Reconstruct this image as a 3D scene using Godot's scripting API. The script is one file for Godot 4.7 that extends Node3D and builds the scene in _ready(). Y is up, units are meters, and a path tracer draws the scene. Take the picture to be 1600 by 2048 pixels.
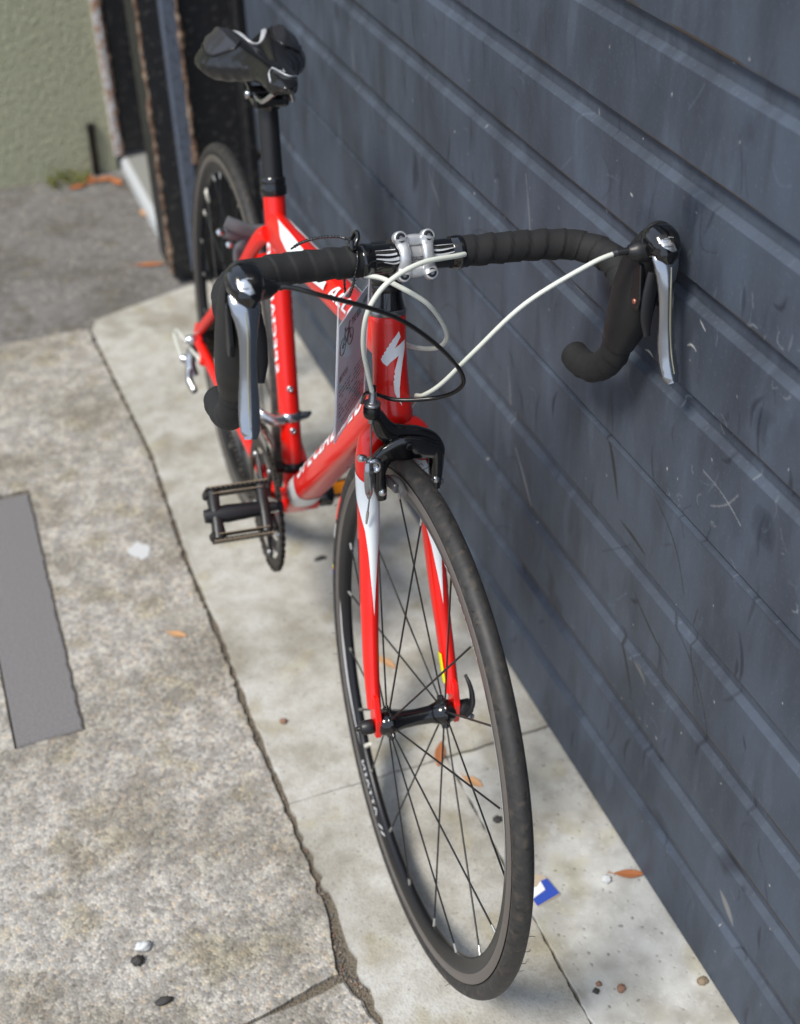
extends Node3D
# A red road bicycle leaning on a blue-grey garage door. Metres, y up; the door runs along z and faces -x.
# Bicycle parts are written in the bicycle's own axes: x to the rider's left, y up, z forward, origin under the rear axle.

const WR := 0.334            # wheel radius
const WB := 0.9904           # wheelbase
const WALL := 0.317          # plane of the garage door
const HA := 1.27864          # head angle
var A0 := Vector3(0, 0.322, 0.949)                       # a point on the steering axis
var AU := Vector3(0, sin(HA), -cos(HA))                  # up along it
var AN := Vector3(0, cos(HA), sin(HA))                   # forward across it
const MARKS := [[-0.347, 0.433, -0.282, 0.361, 0.9, 1.0, 0.62, 0.75], [-0.674, 0.716, -0.635, 0.685, 0.8, 0.5, 0.55, 0.6], [-0.271, 0.764, -0.196, 0.753, 0.5, -2.0, 0.55, 0.5], [0.044, 0.814, 0.059, 0.816, 0.8, 2.0, 0.75, 0.8], [0.06, 0.851, 0.071, 0.845, 0.6, 0.0, 0.75, 0.8], [0.102, 0.693, 0.178, 0.675, 0.5, 3.0, 0.7, 0.5], [-0.035, 0.765, -0.018, 0.764, 0.8, 2.0, 0.8, 0.9], [0.015, 0.337, 0.05, 0.324, 3.0, 3.0, 0.42, 0.3], [0.261, 0.173, 0.295, 0.148, 4.5, 1.0, 0.5, 0.35], [0.124, 0.662, 0.166, 0.705, 0.5, -3.0, 0.6, 0.5], [-0.049, 0.517, 0.014, 0.509, 1.6, 1.0, 0.15, 0.5], [0.02, 0.60, 0.10, 0.52, 0.7, 8.0, 0.13, 0.5], [0.0, 0.44, 0.09, 0.40, 1.2, -3.0, 0.14, 0.45], [-0.03, 0.36, 0.02, 0.28, 2.0, 3.0, 0.15, 0.4], [0.08, 0.47, 0.19, 0.36, 0.6, 12.0, 0.12, 0.55], [0.13, 0.52, 0.16, 0.40, 0.6, -10.0, 0.12, 0.5], [-0.10, 0.62, -0.06, 0.54, 2.4, 2.0, 0.15, 0.35]]
var M := {}
var rng := RandomNumberGenerator.new()

# ---------------------------------------------------------------- shapes
func S() -> SurfaceTool:
	var st := SurfaceTool.new()
	st.begin(Mesh.PRIMITIVE_TRIANGLES)
	st.set_smooth_group(0)
	return st

func vx(st: SurfaceTool, p: Vector3, uv := Vector2.ZERO) -> void:
	st.set_uv(uv)
	st.add_vertex(p)

func tri(st: SurfaceTool, a: Vector3, b: Vector3, c: Vector3) -> void:
	vx(st, a); vx(st, b); vx(st, c)

func done(st: SurfaceTool) -> ArrayMesh:
	st.generate_normals()
	return st.commit()

func obj(called: String, what, m: Material, parent: Node = self) -> MeshInstance3D:
	var o := MeshInstance3D.new()
	o.name = called
	o.mesh = done(what) if what is SurfaceTool else what
	o.material_override = m
	parent.add_child(o, true)
	return o

func group_node(called: String, parent: Node = self) -> Node3D:
	var o := Node3D.new()
	o.name = called
	parent.add_child(o, true)
	return o

func tag(o: Node, label: String, category: String, group := "") -> Node:
	o.set_meta("label", label)
	o.set_meta("category", category)
	if group: o.set_meta("group", group)
	return o

func structure(o: Node) -> Node:
	o.set_meta("kind", "structure")
	return o

func spline(pts: Array, n := 8) -> Array:
	var out := []
	for i in pts.size() - 1:
		var a: Vector3 = pts[maxi(i - 1, 0)]
		var b: Vector3 = pts[i]
		var c: Vector3 = pts[i + 1]
		var d: Vector3 = pts[mini(i + 2, pts.size() - 1)]
		for k in n:
			out.append(b.cubic_interpolate(c, a, d, float(k) / n))
	out.append(pts[-1])
	return out

func lerps(vals: Array, t: float) -> float:              # a value from an evenly spaced list
	var f := clampf(t, 0, 1) * (vals.size() - 1)
	var i := mini(int(f), vals.size() - 2)
	return lerpf(vals[i], vals[i + 1], smoothstep(0, 1, f - i) if vals.size() > 2 else f - i)

# rings run from b towards c round t = b x c; rings follow each other along t
func loft(st: SurfaceTool, rings: Array, cap0 := true, cap1 := true, closed := true) -> void:
	var n: int = rings[0].size()
	st.set_smooth_group(0)
	for i in rings.size() - 1:
		for j in (n if closed else n - 1):
			var k := (j + 1) % n
			var u0 := Vector2(float(j) / n, float(i) / (rings.size() - 1))
			var u1 := Vector2(float(j + 1) / n, float(i + 1) / (rings.size() - 1))
			var a: Vector3 = rings[i][j]
			var b: Vector3 = rings[i][k]
			var c: Vector3 = rings[i + 1][k]
			var d: Vector3 = rings[i + 1][j]
			vx(st, a, u0); vx(st, d, Vector2(u0.x, u1.y)); vx(st, c, u1)
			vx(st, a, u0); vx(st, c, u1); vx(st, b, Vector2(u1.x, u0.y))
	for e in 2:
		if [cap0, cap1][e]:
			var r = rings[0] if e == 0 else rings[-1]
			var mid := Vector3.ZERO
			for p in r: mid += p
			mid /= n
			st.set_smooth_group(1 + e)
			for j in n:
				var k := (j + 1) % n
				if e == 0: tri(st, mid, r[j], r[k])
				else: tri(st, mid, r[k], r[j])
	st.set_smooth_group(0)

func ring(p: Vector3, b: Vector3, c: Vector3, rb: float, rc: float, n := 14, sq := 2.0) -> PackedVector3Array:
	var out := PackedVector3Array()
	for j in n:
		var a := TAU * j / n
		var ca := cos(a)
		var sa := sin(a)
		if sq != 2.0:
			ca = signf(ca) * pow(absf(ca), 2.0 / sq)
			sa = signf(sa) * pow(absf(sa), 2.0 / sq)
		out.append(p + b * rb * ca + c * rc * sa)
	return out

# a swept tube; rb and rc are half widths along the side vector and across it: numbers, lists or callables of t
func tube(st: SurfaceTool, pts: Array, rb, rc = null, n := 12, side := Vector3.ZERO, caps := true, sq := 2.0, shape = null) -> void:
	if rc == null: rc = rb
	var rings := []
	var t0: Vector3 = (pts[1] - pts[0]).normalized()
	var b := side
	if b == Vector3.ZERO: b = Vector3.UP if absf(t0.y) < 0.9 else Vector3.RIGHT
	var total := 0.0
	for i in pts.size() - 1: total += pts[i].distance_to(pts[i + 1])
	var gone := 0.0
	for i in pts.size():
		var p: Vector3 = pts[i]
		var t: Vector3 = (pts[mini(i + 1, pts.size() - 1)] - pts[maxi(i - 1, 0)]).normalized()
		b = (b - t * b.dot(t)).normalized()
		var c := t.cross(b)
		if i > 0: gone += p.distance_to(pts[i - 1])
		var f := gone / total
		var x: float = rb if rb is float else (lerps(rb, f) if rb is Array else rb.call(f))
		var y: float = rc if rc is float else (lerps(rc, f) if rc is Array else rc.call(f))
		var r := ring(p, b, c, x, y, n, sq)
		if shape != null:
			for j in n: r[j] = p + (r[j] - p) * shape.call(gone, float(j) / n)
		rings.append(r)
	loft(st, rings, caps, caps)

func lathe(st: SurfaceTool, o: Vector3, axis: Vector3, prof: Array, n := 24, caps := true, hard := false) -> void:
	axis = axis.normalized()
	var b := (Vector3.UP if absf(axis.y) < 0.8 else Vector3.BACK)
	b = (b - axis * b.dot(axis)).normalized()
	var c := axis.cross(b)
	var rings := []
	for q in prof: rings.append(ring(o + axis * q.y, b, c, q.x, q.x, n))
	if not hard: return loft(st, rings, caps, caps)
	for i in rings.size() - 1: 
		loft(st, [rings[i], rings[i + 1]], caps and i == 0, caps and i == rings.size() - 2)

func hard_lathe(o: Vector3, axis: Vector3, prof: Array, n := 24) -> SurfaceTool:   # creases kept: each band is flat shaded along the axis
	var st := S()
	axis = axis.normalized()
	var b := (Vector3.UP if absf(axis.y) < 0.8 else Vector3.BACK)
	b = (b - axis * b.dot(axis)).normalized()
	var c := axis.cross(b)
	for i in prof.size() - 1:
		var r0 := ring(o + axis * prof[i].y, b, c, prof[i].x, prof[i].x, n)
		var r1 := ring(o + axis * prof[i + 1].y, b, c, prof[i + 1].x, prof[i + 1].x, n)
		for j in n:
			var k := (j + 1) % n
			st.set_smooth_group(i)
			tri(st, r0[j], r1[j], r1[k]); tri(st, r0[j], r1[k], r0[k])
	st.set_smooth_group(100)
	for e in 2:
		var q = prof[0] if e == 0 else prof[-1]
		var r := ring(o + axis * q.y, b, c, q.x, q.x, n)
		for j in n:
			if e == 0: tri(st, o + axis * q.y, r[j], r[(j + 1) % n])
			else: tri(st, o + axis * q.y, r[(j + 1) % n], r[j])
	return st

# a polygon in the x, y plane of xf, pushed from z = 0 to z = depth, with a bevel all round
func prism(st: SurfaceTool, poly: PackedVector2Array, xf: Transform3D, depth: float, bev := 0.0, uvs := false) -> void:
	if Geometry2D.is_polygon_clockwise(poly): poly.reverse()
	var n := poly.size()
	var inner := PackedVector2Array()
	for i in n:
		var e0 := (poly[i] - poly[(i + n - 1) % n]).normalized()
		var e1 := (poly[(i + 1) % n] - poly[i]).normalized()
		var m := Vector2(-e0.y - e1.y, e0.x + e1.x)
		inner.append(poly[i] + m / maxf(m.length_squared() / 2.0, 0.4) * bev if bev > 0 else poly[i])
	var idx := Geometry2D.triangulate_polygon(inner)
	if idx.is_empty():
		inner = poly
		idx = Geometry2D.triangulate_polygon(poly)
	var layers := [[inner, 0.0], [poly, bev], [poly, depth - bev], [inner, depth]] if bev > 0 else [[poly, 0.0], [poly, depth]]
	for f in 2:
		st.set_smooth_group(-1)
		var z: float = 0.0 if f == 0 else depth
		for i in range(0, idx.size(), 3):
			var q := [idx[i], idx[i + 1], idx[i + 2]]
			var ccw: bool = (inner[q[1]] - inner[q[0]]).cross(inner[q[2]] - inner[q[0]]) > 0
			if ccw == (f == 1): q.reverse()
			for k in q:
				vx(st, xf * Vector3(inner[k].x, inner[k].y, z), inner[k])
	for l in layers.size() - 1:
		for i in n:
			var k := (i + 1) % n
			var a: Vector2 = layers[l][0][i]
			var b: Vector2 = layers[l][0][k]
			var c: Vector2 = layers[l + 1][0][k]
			var d: Vector2 = layers[l + 1][0][i]
			var za: float = layers[l][1]
			var zc: float = layers[l + 1][1]
			st.set_smooth_group(-1)
			vx(st, xf * Vector3(a.x, a.y, za), a); vx(st, xf * Vector3(d.x, d.y, zc), d); vx(st, xf * Vector3(c.x, c.y, zc), c)
			vx(st, xf * Vector3(a.x, a.y, za), a); vx(st, xf * Vector3(c.x, c.y, zc), c); vx(st, xf * Vector3(b.x, b.y, za), b)
	st.set_smooth_group(0)

func box(st: SurfaceTool, at: Vector3, size: Vector3, bev := 0.002, basis := Basis()) -> void:
	var h := size / 2
	var c := minf(bev, minf(h.x, h.y) * 0.5)
	var p := PackedVector2Array([Vector2(-h.x + c, -h.y), Vector2(h.x - c, -h.y), Vector2(h.x, -h.y + c), Vector2(h.x, h.y - c), Vector2(h.x - c, h.y), Vector2(-h.x + c, h.y), Vector2(-h.x, h.y - c), Vector2(-h.x, -h.y + c)])
	prism(st, p, Transform3D(basis, at - basis.z * h.z), size.z, c)

func frame_to(x: Vector3, y: Vector3, at: Vector3) -> Transform3D:
	x = x.normalized()
	var z := x.cross(y).normalized()
	return Transform3D(Basis(x, z.cross(x), z), at)

# flat paint laid on a curved surface: every point of the polygon goes through f
func lay(st: SurfaceTool, tris: PackedVector2Array, f: Callable, most: float) -> void:
	var todo := []
	for i in range(0, tris.size(), 3): todo.append([tris[i], tris[i + 1], tris[i + 2], 0])
	while todo:
		var t = todo.pop_back()
		var a: Vector2 = t[0]
		var b: Vector2 = t[1]
		var c: Vector2 = t[2]
		var l := maxf(a.distance_to(b), maxf(b.distance_to(c), c.distance_to(a)))
		if l > most and t[3] < 7:
			if l == a.distance_to(b): todo.append([a, (a + b) / 2, c, t[3] + 1]); todo.append([(a + b) / 2, b, c, t[3] + 1])
			elif l == b.distance_to(c): todo.append([a, b, (b + c) / 2, t[3] + 1]); todo.append([a, (b + c) / 2, c, t[3] + 1])
			else: todo.append([a, b, (a + c) / 2, t[3] + 1]); todo.append([(a + c) / 2, b, c, t[3] + 1])
		else:
			tri(st, f.call(a), f.call(b), f.call(c))

func poly_tris(p: PackedVector2Array) -> PackedVector2Array:
	var out := PackedVector2Array()
	for i in Geometry2D.triangulate_polygon(p): out.append(p[i])
	return out

func text_tris(words: String, box_: Rect2, bold := true, slant := 0.0) -> PackedVector2Array:   # letters fitted into a rectangle
	var tm := TextMesh.new()
	var f := SystemFont.new()
	f.font_names = PackedStringArray(["Droid Sans"])
	if bold: f.font_weight = 700
	tm.font = f
	tm.text = words
	tm.font_size = 64
	tm.depth = 0.0
	tm.curve_step = 4.0
	var a := tm.get_mesh_arrays()
	var v: PackedVector3Array = a[Mesh.ARRAY_VERTEX]
	var idx = a[Mesh.ARRAY_INDEX]
	var out := PackedVector2Array()
	var lo := Vector2(1e9, 1e9)
	var hi := -lo
	var order = idx if idx != null and idx.size() else range(v.size())
	for i in order:
		var q := Vector2(v[i].x + v[i].y * slant, v[i].y)
		out.append(q)
		lo = lo.min(q)
		hi = hi.max(q)
	for i in out.size(): out[i] = box_.position + (out[i] - lo) / (hi - lo) * box_.size
	return out

# ---------------------------------------------------------------- textures and materials
func noise(kind: int, freq: float, seed_: int, octaves := 3) -> FastNoiseLite:
	var n := FastNoiseLite.new()
	n.noise_type = kind as FastNoiseLite.NoiseType
	n.frequency = freq
	n.seed = seed_
	n.fractal_type = FastNoiseLite.FRACTAL_FBM if octaves > 1 else FastNoiseLite.FRACTAL_NONE
	n.fractal_octaves = octaves
	return n

func field(n: FastNoiseLite, w: int, h: int, sx := 1, sy := 1, seamless := true) -> PackedByteArray:
	var im: Image = n.get_seamless_image(w / sx, h / sy) if seamless else n.get_image(w / sx, h / sy)
	im.convert(Image.FORMAT_L8)
	if sx * sy != 1: im.resize(w, h, Image.INTERPOLATE_CUBIC)
	return im.get_data()

# each layer: [field, low, high, colour, amount]: the colour comes in as the field goes from low to high
func paint(w: int, h: int, base: Color, layers: Array) -> Image:
	var r := PackedFloat32Array(); r.resize(w * h); r.fill(base.r)
	var g := PackedFloat32Array(); g.resize(w * h); g.fill(base.g)
	var b := PackedFloat32Array(); b.resize(w * h); b.fill(base.b)
	for l in layers:
		var f: PackedByteArray = l[0]
		var lut := PackedFloat32Array()
		for i in 256: lut.append(clampf((i / 255.0 - l[1]) / (l[2] - l[1]), 0, 1) * l[4])
		var c: Color = l[3]
		for i in w * h:
			var t := lut[f[i]]
			if t > 0.004:
				r[i] += (c.r - r[i]) * t
				g[i] += (c.g - g[i]) * t
				b[i] += (c.b - b[i]) * t
	var out := PackedByteArray(); out.resize(w * h * 3)
	for i in w * h:
		out[i * 3] = int(r[i] * 255)
		out[i * 3 + 1] = int(g[i] * 255)
		out[i * 3 + 2] = int(b[i] * 255)
	return Image.create_from_data(w, h, false, Image.FORMAT_RGB8, out)

func stroke(im: Image, p: Vector2, q: Vector2, wide: float, c: Color, bend := 0.0) -> void:
	var n := int(p.distance_to(q)) + 1
	var side := (q - p).orthogonal().normalized()
	for i in n + 1:
		var f := float(i) / n
		var o := p.lerp(q, f) + side * bend * sin(f * PI)
		var w := maxf(0.5, wide * sin(PI * (0.08 + f * 0.84)))
		for y in range(int(o.y - w), int(o.y + w) + 1):
			for x in range(int(o.x - w), int(o.x + w) + 1):
				if x < 0 or y < 0 or x >= im.get_width() or y >= im.get_height(): continue
				var k := clampf(1.2 - Vector2(x, y).distance_to(o) / (w + 0.5), 0, 1) * c.a
				im.set_pixel(x, y, im.get_pixel(x, y).lerp(Color(c.r, c.g, c.b), k))

func tx(im: Image) -> ImageTexture:
	return ImageTexture.create_from_image(im)

func grey(bytes: PackedByteArray, w: int, h: int) -> ImageTexture:
	return tx(Image.create_from_data(w, h, false, Image.FORMAT_L8, bytes))

func mat(c: Color, rough := 0.5, metal := 0.0, coat := 0.0) -> StandardMaterial3D:
	var m := StandardMaterial3D.new()
	m.albedo_color = c
	m.roughness = rough
	m.metallic = metal
	if coat > 0:
		m.clearcoat_enabled = true
		m.clearcoat = coat
		m.clearcoat_roughness = 0.06
	return m

func relief(m: StandardMaterial3D, t: Texture2D, cm: float, per_metre := 0.0) -> StandardMaterial3D:
	m.heightmap_enabled = true
	m.heightmap_texture = t
	m.heightmap_scale = cm
	if per_metre > 0:
		m.uv1_triplanar = true
		m.uv1_scale = Vector3.ONE * per_metre
	return m

func rgb(r: int, g: int, b: int) -> Color:
	return Color(r / 255.0, g / 255.0, b / 255.0)

func materials() -> void:
	var grain := grey(field(noise(FastNoiseLite.TYPE_SIMPLEX, 0.11, 5, 3), 256, 256), 256, 256)
	var fine := field(noise(FastNoiseLite.TYPE_SIMPLEX, 0.05, 9, 5), 512, 512)
	M.red = mat(rgb(224, 20, 6), 0.34, 0.0, 0.45)
	M.white_paint = mat(rgb(226, 230, 232), 0.35, 0.0, 0.5)
	M.letter = mat(rgb(236, 236, 238), 0.4)
	M.silver_decal = mat(rgb(196, 198, 202), 0.35, 0.3)
	M.black = mat(rgb(16, 16, 18), 0.32)
	M.gloss_black = mat(rgb(10, 10, 12), 0.14, 0.0, 0.5)
	M.satin_black = mat(rgb(24, 24, 26), 0.42)
	M.tape = relief(mat(rgb(22, 22, 23), 0.8), grain, 0.02, 18.0)
	M.hood = relief(mat(rgb(22, 22, 23), 0.5), grain, 0.008, 30.0)
	M.vinyl = relief(mat(rgb(21, 21, 23), 0.22), grain, 0.008, 20.0)
	M.vinyl_top = relief(mat(rgb(44, 44, 48), 0.24), grain, 0.008, 20.0)
	M.chrome = mat(rgb(164, 167, 171), 0.18, 1.0)
	M.polish = mat(rgb(196, 198, 200), 0.24, 1.0)
	M.alloy = mat(rgb(205, 206, 208), 0.4, 0.75)
	M.steel = mat(rgb(150, 150, 152), 0.34, 1.0)
	M.grease = relief(mat(rgb(62, 57, 52), 0.5, 0.7), grain, 0.02, 20.0)
	M.rim = mat(rgb(30, 30, 33), 0.34, 0.35)
	M.track = mat(rgb(124, 118, 114), 0.42, 0.7)
	M.spoke = mat(rgb(38, 40, 40), 0.35, 0.5)
	M.nipple = mat(rgb(176, 175, 170), 0.35, 0.7)
	M.cable_white = mat(rgb(205, 208, 198), 0.34)
	M.cable_black = mat(rgb(14, 14, 15), 0.3)
	M.wire = mat(rgb(120, 120, 118), 0.4, 0.9)
	M.pad = mat(rgb(92, 90, 90), 0.6)
	M.orange = mat(rgb(226, 132, 8), 0.25)
	M.yellow = mat(rgb(226, 222, 20), 0.45)
	M.label_red = mat(rgb(226, 62, 52), 0.5)
	M.label_blue = mat(rgb(70, 84, 170), 0.5)
	M.cage = relief(mat(rgb(32, 30, 28), 0.6, 0.3), grain, 0.02, 20.0)
	M.dust_edge = mat(rgb(128, 113, 93), 0.8)
	M.sleeve = mat(Color(0.98, 0.98, 1.0, 0.1), 0.08)
	M.sleeve.metallic_specular = 0.3
	M.sleeve.transparency = BaseMaterial3D.TRANSPARENCY_ALPHA
	M.card = mat(rgb(196, 202, 212), 0.6)
	M.ink = mat(rgb(38, 40, 48), 0.6)
	# tyre: black rubber with a dusty, worn tread
	var tyre_im := paint(512, 512, rgb(38, 37, 37), [[fine, 0.2, 0.9, rgb(54, 52, 51), 0.7], [field(noise(FastNoiseLite.TYPE_SIMPLEX, 0.02, 31, 4), 512, 512), 0.62, 0.9, rgb(98, 84, 66), 0.55], [field(noise(FastNoiseLite.TYPE_SIMPLEX, 0.03, 77, 4), 512, 512), 0.66, 0.78, rgb(20, 20, 20), 0.8]])
	M.tyre = mat(Color.WHITE, 0.58)
	M.tyre.albedo_texture = tx(tyre_im)
	M.tyre.uv1_triplanar = true
	M.tyre.uv1_scale = Vector3.ONE * 4.0
	relief(M.tyre, grain, 0.003)
	M.sidewall = mat(rgb(34, 33, 33), 0.66)
	# painted garage door: 2048 x 1024 pixels for 3.2 m x 1.6 m
	var w := 2048
	var h := 1024
	var streak := field(noise(FastNoiseLite.TYPE_SIMPLEX, 0.05, 3, 4), w, h, 1, 8, false)
	var blot := field(noise(FastNoiseLite.TYPE_SIMPLEX, 0.008, 14, 5), w, h, 1, 2, false)
	var smear := field(noise(FastNoiseLite.TYPE_SIMPLEX, 0.02, 22, 4), w, h, 1, 4, false)
	var speck := field(noise(FastNoiseLite.TYPE_SIMPLEX, 0.2, 8, 2), w, h, 1, 1, false)
	var dim := paint(w, h, rgb(66, 73, 84), [[streak, 0.3, 0.8, rgb(71, 78, 89), 0.4], [blot, 0.5, 0.85, rgb(53, 58, 67), 0.7], [blot, 0.45, 0.1, rgb(76, 86, 101), 0.55], [smear, 0.6, 0.86, rgb(50, 54, 62), 0.4], [smear, 0.3, 0.12, rgb(82, 91, 105), 0.4], [speck, 0.8, 0.95, rgb(104, 110, 120), 0.35]])
	rng.seed = 11
	for i in 420:                                        # dark rubbed marks
		var p := Vector2(rng.randf() * w, h * (0.25 + 0.75 * rng.randf()))
		stroke(dim, p, p + Vector2(rng.randf_range(-14, 14), rng.randf_range(-46, 46)), rng.randf_range(0.5, 2.2), Color(0.15, 0.16, 0.19, rng.randf_range(0.1, 0.34)), rng.randf_range(-5, 5))
	for i in 60:
		var p := Vector2(rng.randf() * w, h * (0.25 + 0.75 * rng.randf()))
		stroke(dim, p, p + Vector2(rng.randf_range(-60, 60), rng.randf_range(-40, 40)), 0.5, Color(0.14, 0.15, 0.17, 0.4), rng.randf_range(-14, 14))
	for i in 330:                                        # pale chips and scratches
		var p := Vector2(rng.randf() * w, h * (0.2 + 0.8 * rng.randf()))
		stroke(dim, p, p + Vector2(rng.randf_range(-5, 5), rng.randf_range(-5, 5)) * rng.randf() * rng.randf(), rng.randf_range(0.3, 1.0), Color(0.72, 0.71, 0.68, rng.randf_range(0.3, 0.9)), 0)
	for i in 150:
		var p := Vector2(rng.randf() * w, h * (0.2 + 0.8 * rng.randf()))
		stroke(dim, p, p + Vector2(rng.randf_range(-20, 20), rng.randf_range(-22, 22)), 0.5, Color(0.42, 0.46, 0.52, 0.3), rng.randf_range(-6, 6))
	for i in 46:                                         # broad smudges
		var p := Vector2(rng.randf() * w, h * (0.2 + 0.8 * rng.randf()))
		stroke(dim, p, p + Vector2(rng.randf_range(-20, 20), rng.randf_range(-50, 50)), rng.randf_range(5, 13), Color(0.17, 0.18, 0.21, rng.randf_range(0.03, 0.09)), rng.randf_range(-14, 14))
	for i in 10:                                         # drips of pale paint
		var p := Vector2(rng.randf() * w, h * (0.4 + 0.5 * rng.randf()))
		stroke(dim, p, p + Vector2(rng.randf_range(8, 18), rng.randf_range(40, 90)), rng.randf_range(0.5, 1.0), Color(0.56, 0.54, 0.52, 0.5), 2)
	var along := noise(FastNoiseLite.TYPE_SIMPLEX, 0.006, 51, 4)
	for gy: float in [0.115, 0.224, 0.343, 0.466, 0.7395, 0.8596, 0.9705, 1.0849, 1.335, 1.455]:   # brown dirt caught under each lip
		for x in w:
			var k := clampf(0.5 + 1.3 * along.get_noise_2d(x, gy * 900.0), 0.05, 0.9)
			var yc := h * (1.0 - (gy + 0.0245) / 1.6)
			for y in range(int(yc - 1), int(yc + 2)):
				dim.set_pixel(x, y, dim.get_pixel(x, y).lerp(Color(0.25, 0.21, 0.18), k))
	var at := func(z: float, y: float) -> Vector2: return Vector2((z + 2.0) / 3.2 * w, (1.0 - y / 1.6) * h)
	for l in MARKS:                                      # marks one can pick out: z, y, z, y, width, bend, paleness, strength
		var c: float = l[6]
		stroke(dim, at.call(l[0], l[1]), at.call(l[2], l[3]), l[4], Color(c, c * 0.99, c * 0.97, l[7]), l[5])
	for i in 40:                                         # fine pale scratches round the shifter that rests on the door
		var p: Vector2 = at.call(rng.randf_range(0.0, 0.30), rng.randf_range(0.62, 0.92))
		stroke(dim, p, p + Vector2(rng.randf_range(-9, 9), rng.randf_range(-14, 14)), 0.5, Color(0.7, 0.7, 0.7, rng.randf_range(0.12, 0.45)), rng.randf_range(-4, 4))
	M.door = mat(Color.WHITE, 0.5)
	M.door.metallic_specular = 0.35
	M.door.albedo_texture = tx(dim)
	M.door.heightmap_enabled = true
	M.door.heightmap_texture = grey(streak, w, h)
	M.door.heightmap_scale = 0.04
	M.door.texture_repeat = true
	# exposed-aggregate pavement and smoother kerb concrete, 1.2 m to a tile; broad stains come from a second texture
	w = 1024
	h = 1024
	var cells := noise(FastNoiseLite.TYPE_CELLULAR, 0.24, 4, 1)
	cells.cellular_return_type = FastNoiseLite.RETURN_CELL_VALUE
	cells.cellular_jitter = 1.0
	var cv := field(cells, w, h)
	cells.seed = 40
	cells.frequency = 0.38
	var cv2 := field(cells, w, h)
	var edge := noise(FastNoiseLite.TYPE_CELLULAR, 0.24, 4, 1)
	edge.cellular_return_type = FastNoiseLite.RETURN_DISTANCE2_SUB
	var ed := field(edge, w, h)
	var mid := field(noise(FastNoiseLite.TYPE_SIMPLEX, 0.02, 6, 5), w, h)
	var tiny := field(noise(FastNoiseLite.TYPE_SIMPLEX, 0.25, 16, 2), w, h)
	var pits := field(noise(FastNoiseLite.TYPE_SIMPLEX, 0.06, 61, 2), w, h)
	var agg := paint(w, h, rgb(149, 146, 141), [[cv2, 0.0, 1.0, rgb(176, 173, 167), 0.75], [cv, 0.55, 0.75, rgb(200, 194, 184), 0.6], [cv, 0.3, 0.12, rgb(118, 115, 112), 0.7], [cv, 0.9, 0.93, rgb(122, 127, 136), 0.8], [cv, 0.84, 0.86, rgb(186, 160, 126), 0.4], [ed, 0.16, 0.02, rgb(122, 116, 108), 0.45], [mid, 0.5, 0.85, rgb(122, 117, 110), 0.5], [mid, 0.4, 0.15, rgb(206, 200, 188), 0.35], [pits, 0.78, 0.9, rgb(96, 92, 86), 0.6]])
	M.aggregate = mat(Color.WHITE, 0.92)
	M.aggregate.albedo_texture = tx(agg)
	relief(M.aggregate, grey(ed, w, h), 0.15)
	var con := paint(w, h, rgb(170, 167, 160), [[mid, 0.4, 0.8, rgb(183, 182, 177), 0.8], [mid, 0.45, 0.15, rgb(154, 150, 141), 0.5], [cv2, 0.6, 1.0, rgb(150, 146, 137), 0.5], [cv, 0.75, 1.0, rgb(186, 182, 172), 0.4], [tiny, 0.7, 0.95, rgb(134, 132, 127), 0.4], [cv2, 0.988, 0.992, rgb(110, 110, 108), 0.35]])
	M.concrete = mat(Color.WHITE, 0.9)
	M.concrete.albedo_texture = tx(con)
	relief(M.concrete, grey(tiny, w, h), 0.06)
	var apr := paint(w, h, rgb(174, 173, 169), [[mid, 0.4, 0.8, rgb(190, 190, 186), 0.8], [mid, 0.4, 0.15, rgb(156, 154, 148), 0.6], [pits, 0.89, 0.96, rgb(92, 92, 86), 0.7], [tiny, 0.75, 0.95, rgb(140, 140, 134), 0.35], [cv, 0.8, 1.0, rgb(196, 196, 192), 0.4]])
	M.apron = mat(Color.WHITE, 0.88)
	M.apron.albedo_texture = tx(apr)
	var pit_h := pits.duplicate()
	for i in pit_h.size(): pit_h[i] = 255 - maxi(0, pit_h[i] - 205) * 4
	relief(M.apron, grey(pit_h, w, h), 0.12)
	var asp := paint(w, h, rgb(112, 110, 109), [[cv, 0.5, 0.9, rgb(138, 136, 134), 0.7], [cv2, 0.3, 0.0, rgb(80, 78, 77), 0.7], [mid, 0.5, 0.85, rgb(94, 90, 88), 0.6], [cv, 0.96, 0.97, rgb(182, 172, 156), 0.8]])
	M.asphalt = mat(Color.WHITE, 0.9)
	M.asphalt.albedo_texture = tx(asp)
	relief(M.asphalt, grey(ed, w, h), 0.3)
	var stain := paint(512, 512, rgb(255, 255, 255), [[field(noise(FastNoiseLite.TYPE_SIMPLEX, 0.012, 90, 5), 512, 512), 0.5, 0.85, rgb(218, 216, 210), 0.9], [field(noise(FastNoiseLite.TYPE_SIMPLEX, 0.02, 91, 5), 512, 512), 0.66, 0.9, rgb(206, 201, 190), 0.7], [field(noise(FastNoiseLite.TYPE_SIMPLEX, 0.03, 92, 4), 512, 512), 0.7, 0.85, rgb(228, 222, 200), 0.6]])
	for k in ["aggregate", "concrete", "apron", "asphalt"]:
		var m: StandardMaterial3D = M[k]
		m.uv1_scale = Vector3.ONE / 1.2
		m.uv2_scale = Vector3.ONE / 2.7
		m.detail_enabled = true
		m.detail_albedo = tx(stain)
		m.detail_blend_mode = BaseMaterial3D.BLEND_MODE_MUL
		m.detail_uv_layer = BaseMaterial3D.DETAIL_UV_2
	M.dirt = relief(mat(rgb(104, 96, 84), 0.95), grain, 0.3, 6.0)
	M.moss = relief(mat(rgb(120, 98, 52), 0.95), grain, 0.3, 12.0)
	# old paintwork at the back
	var flake := field(noise(FastNoiseLite.TYPE_SIMPLEX, 0.03, 70, 5), 512, 512)
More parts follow.
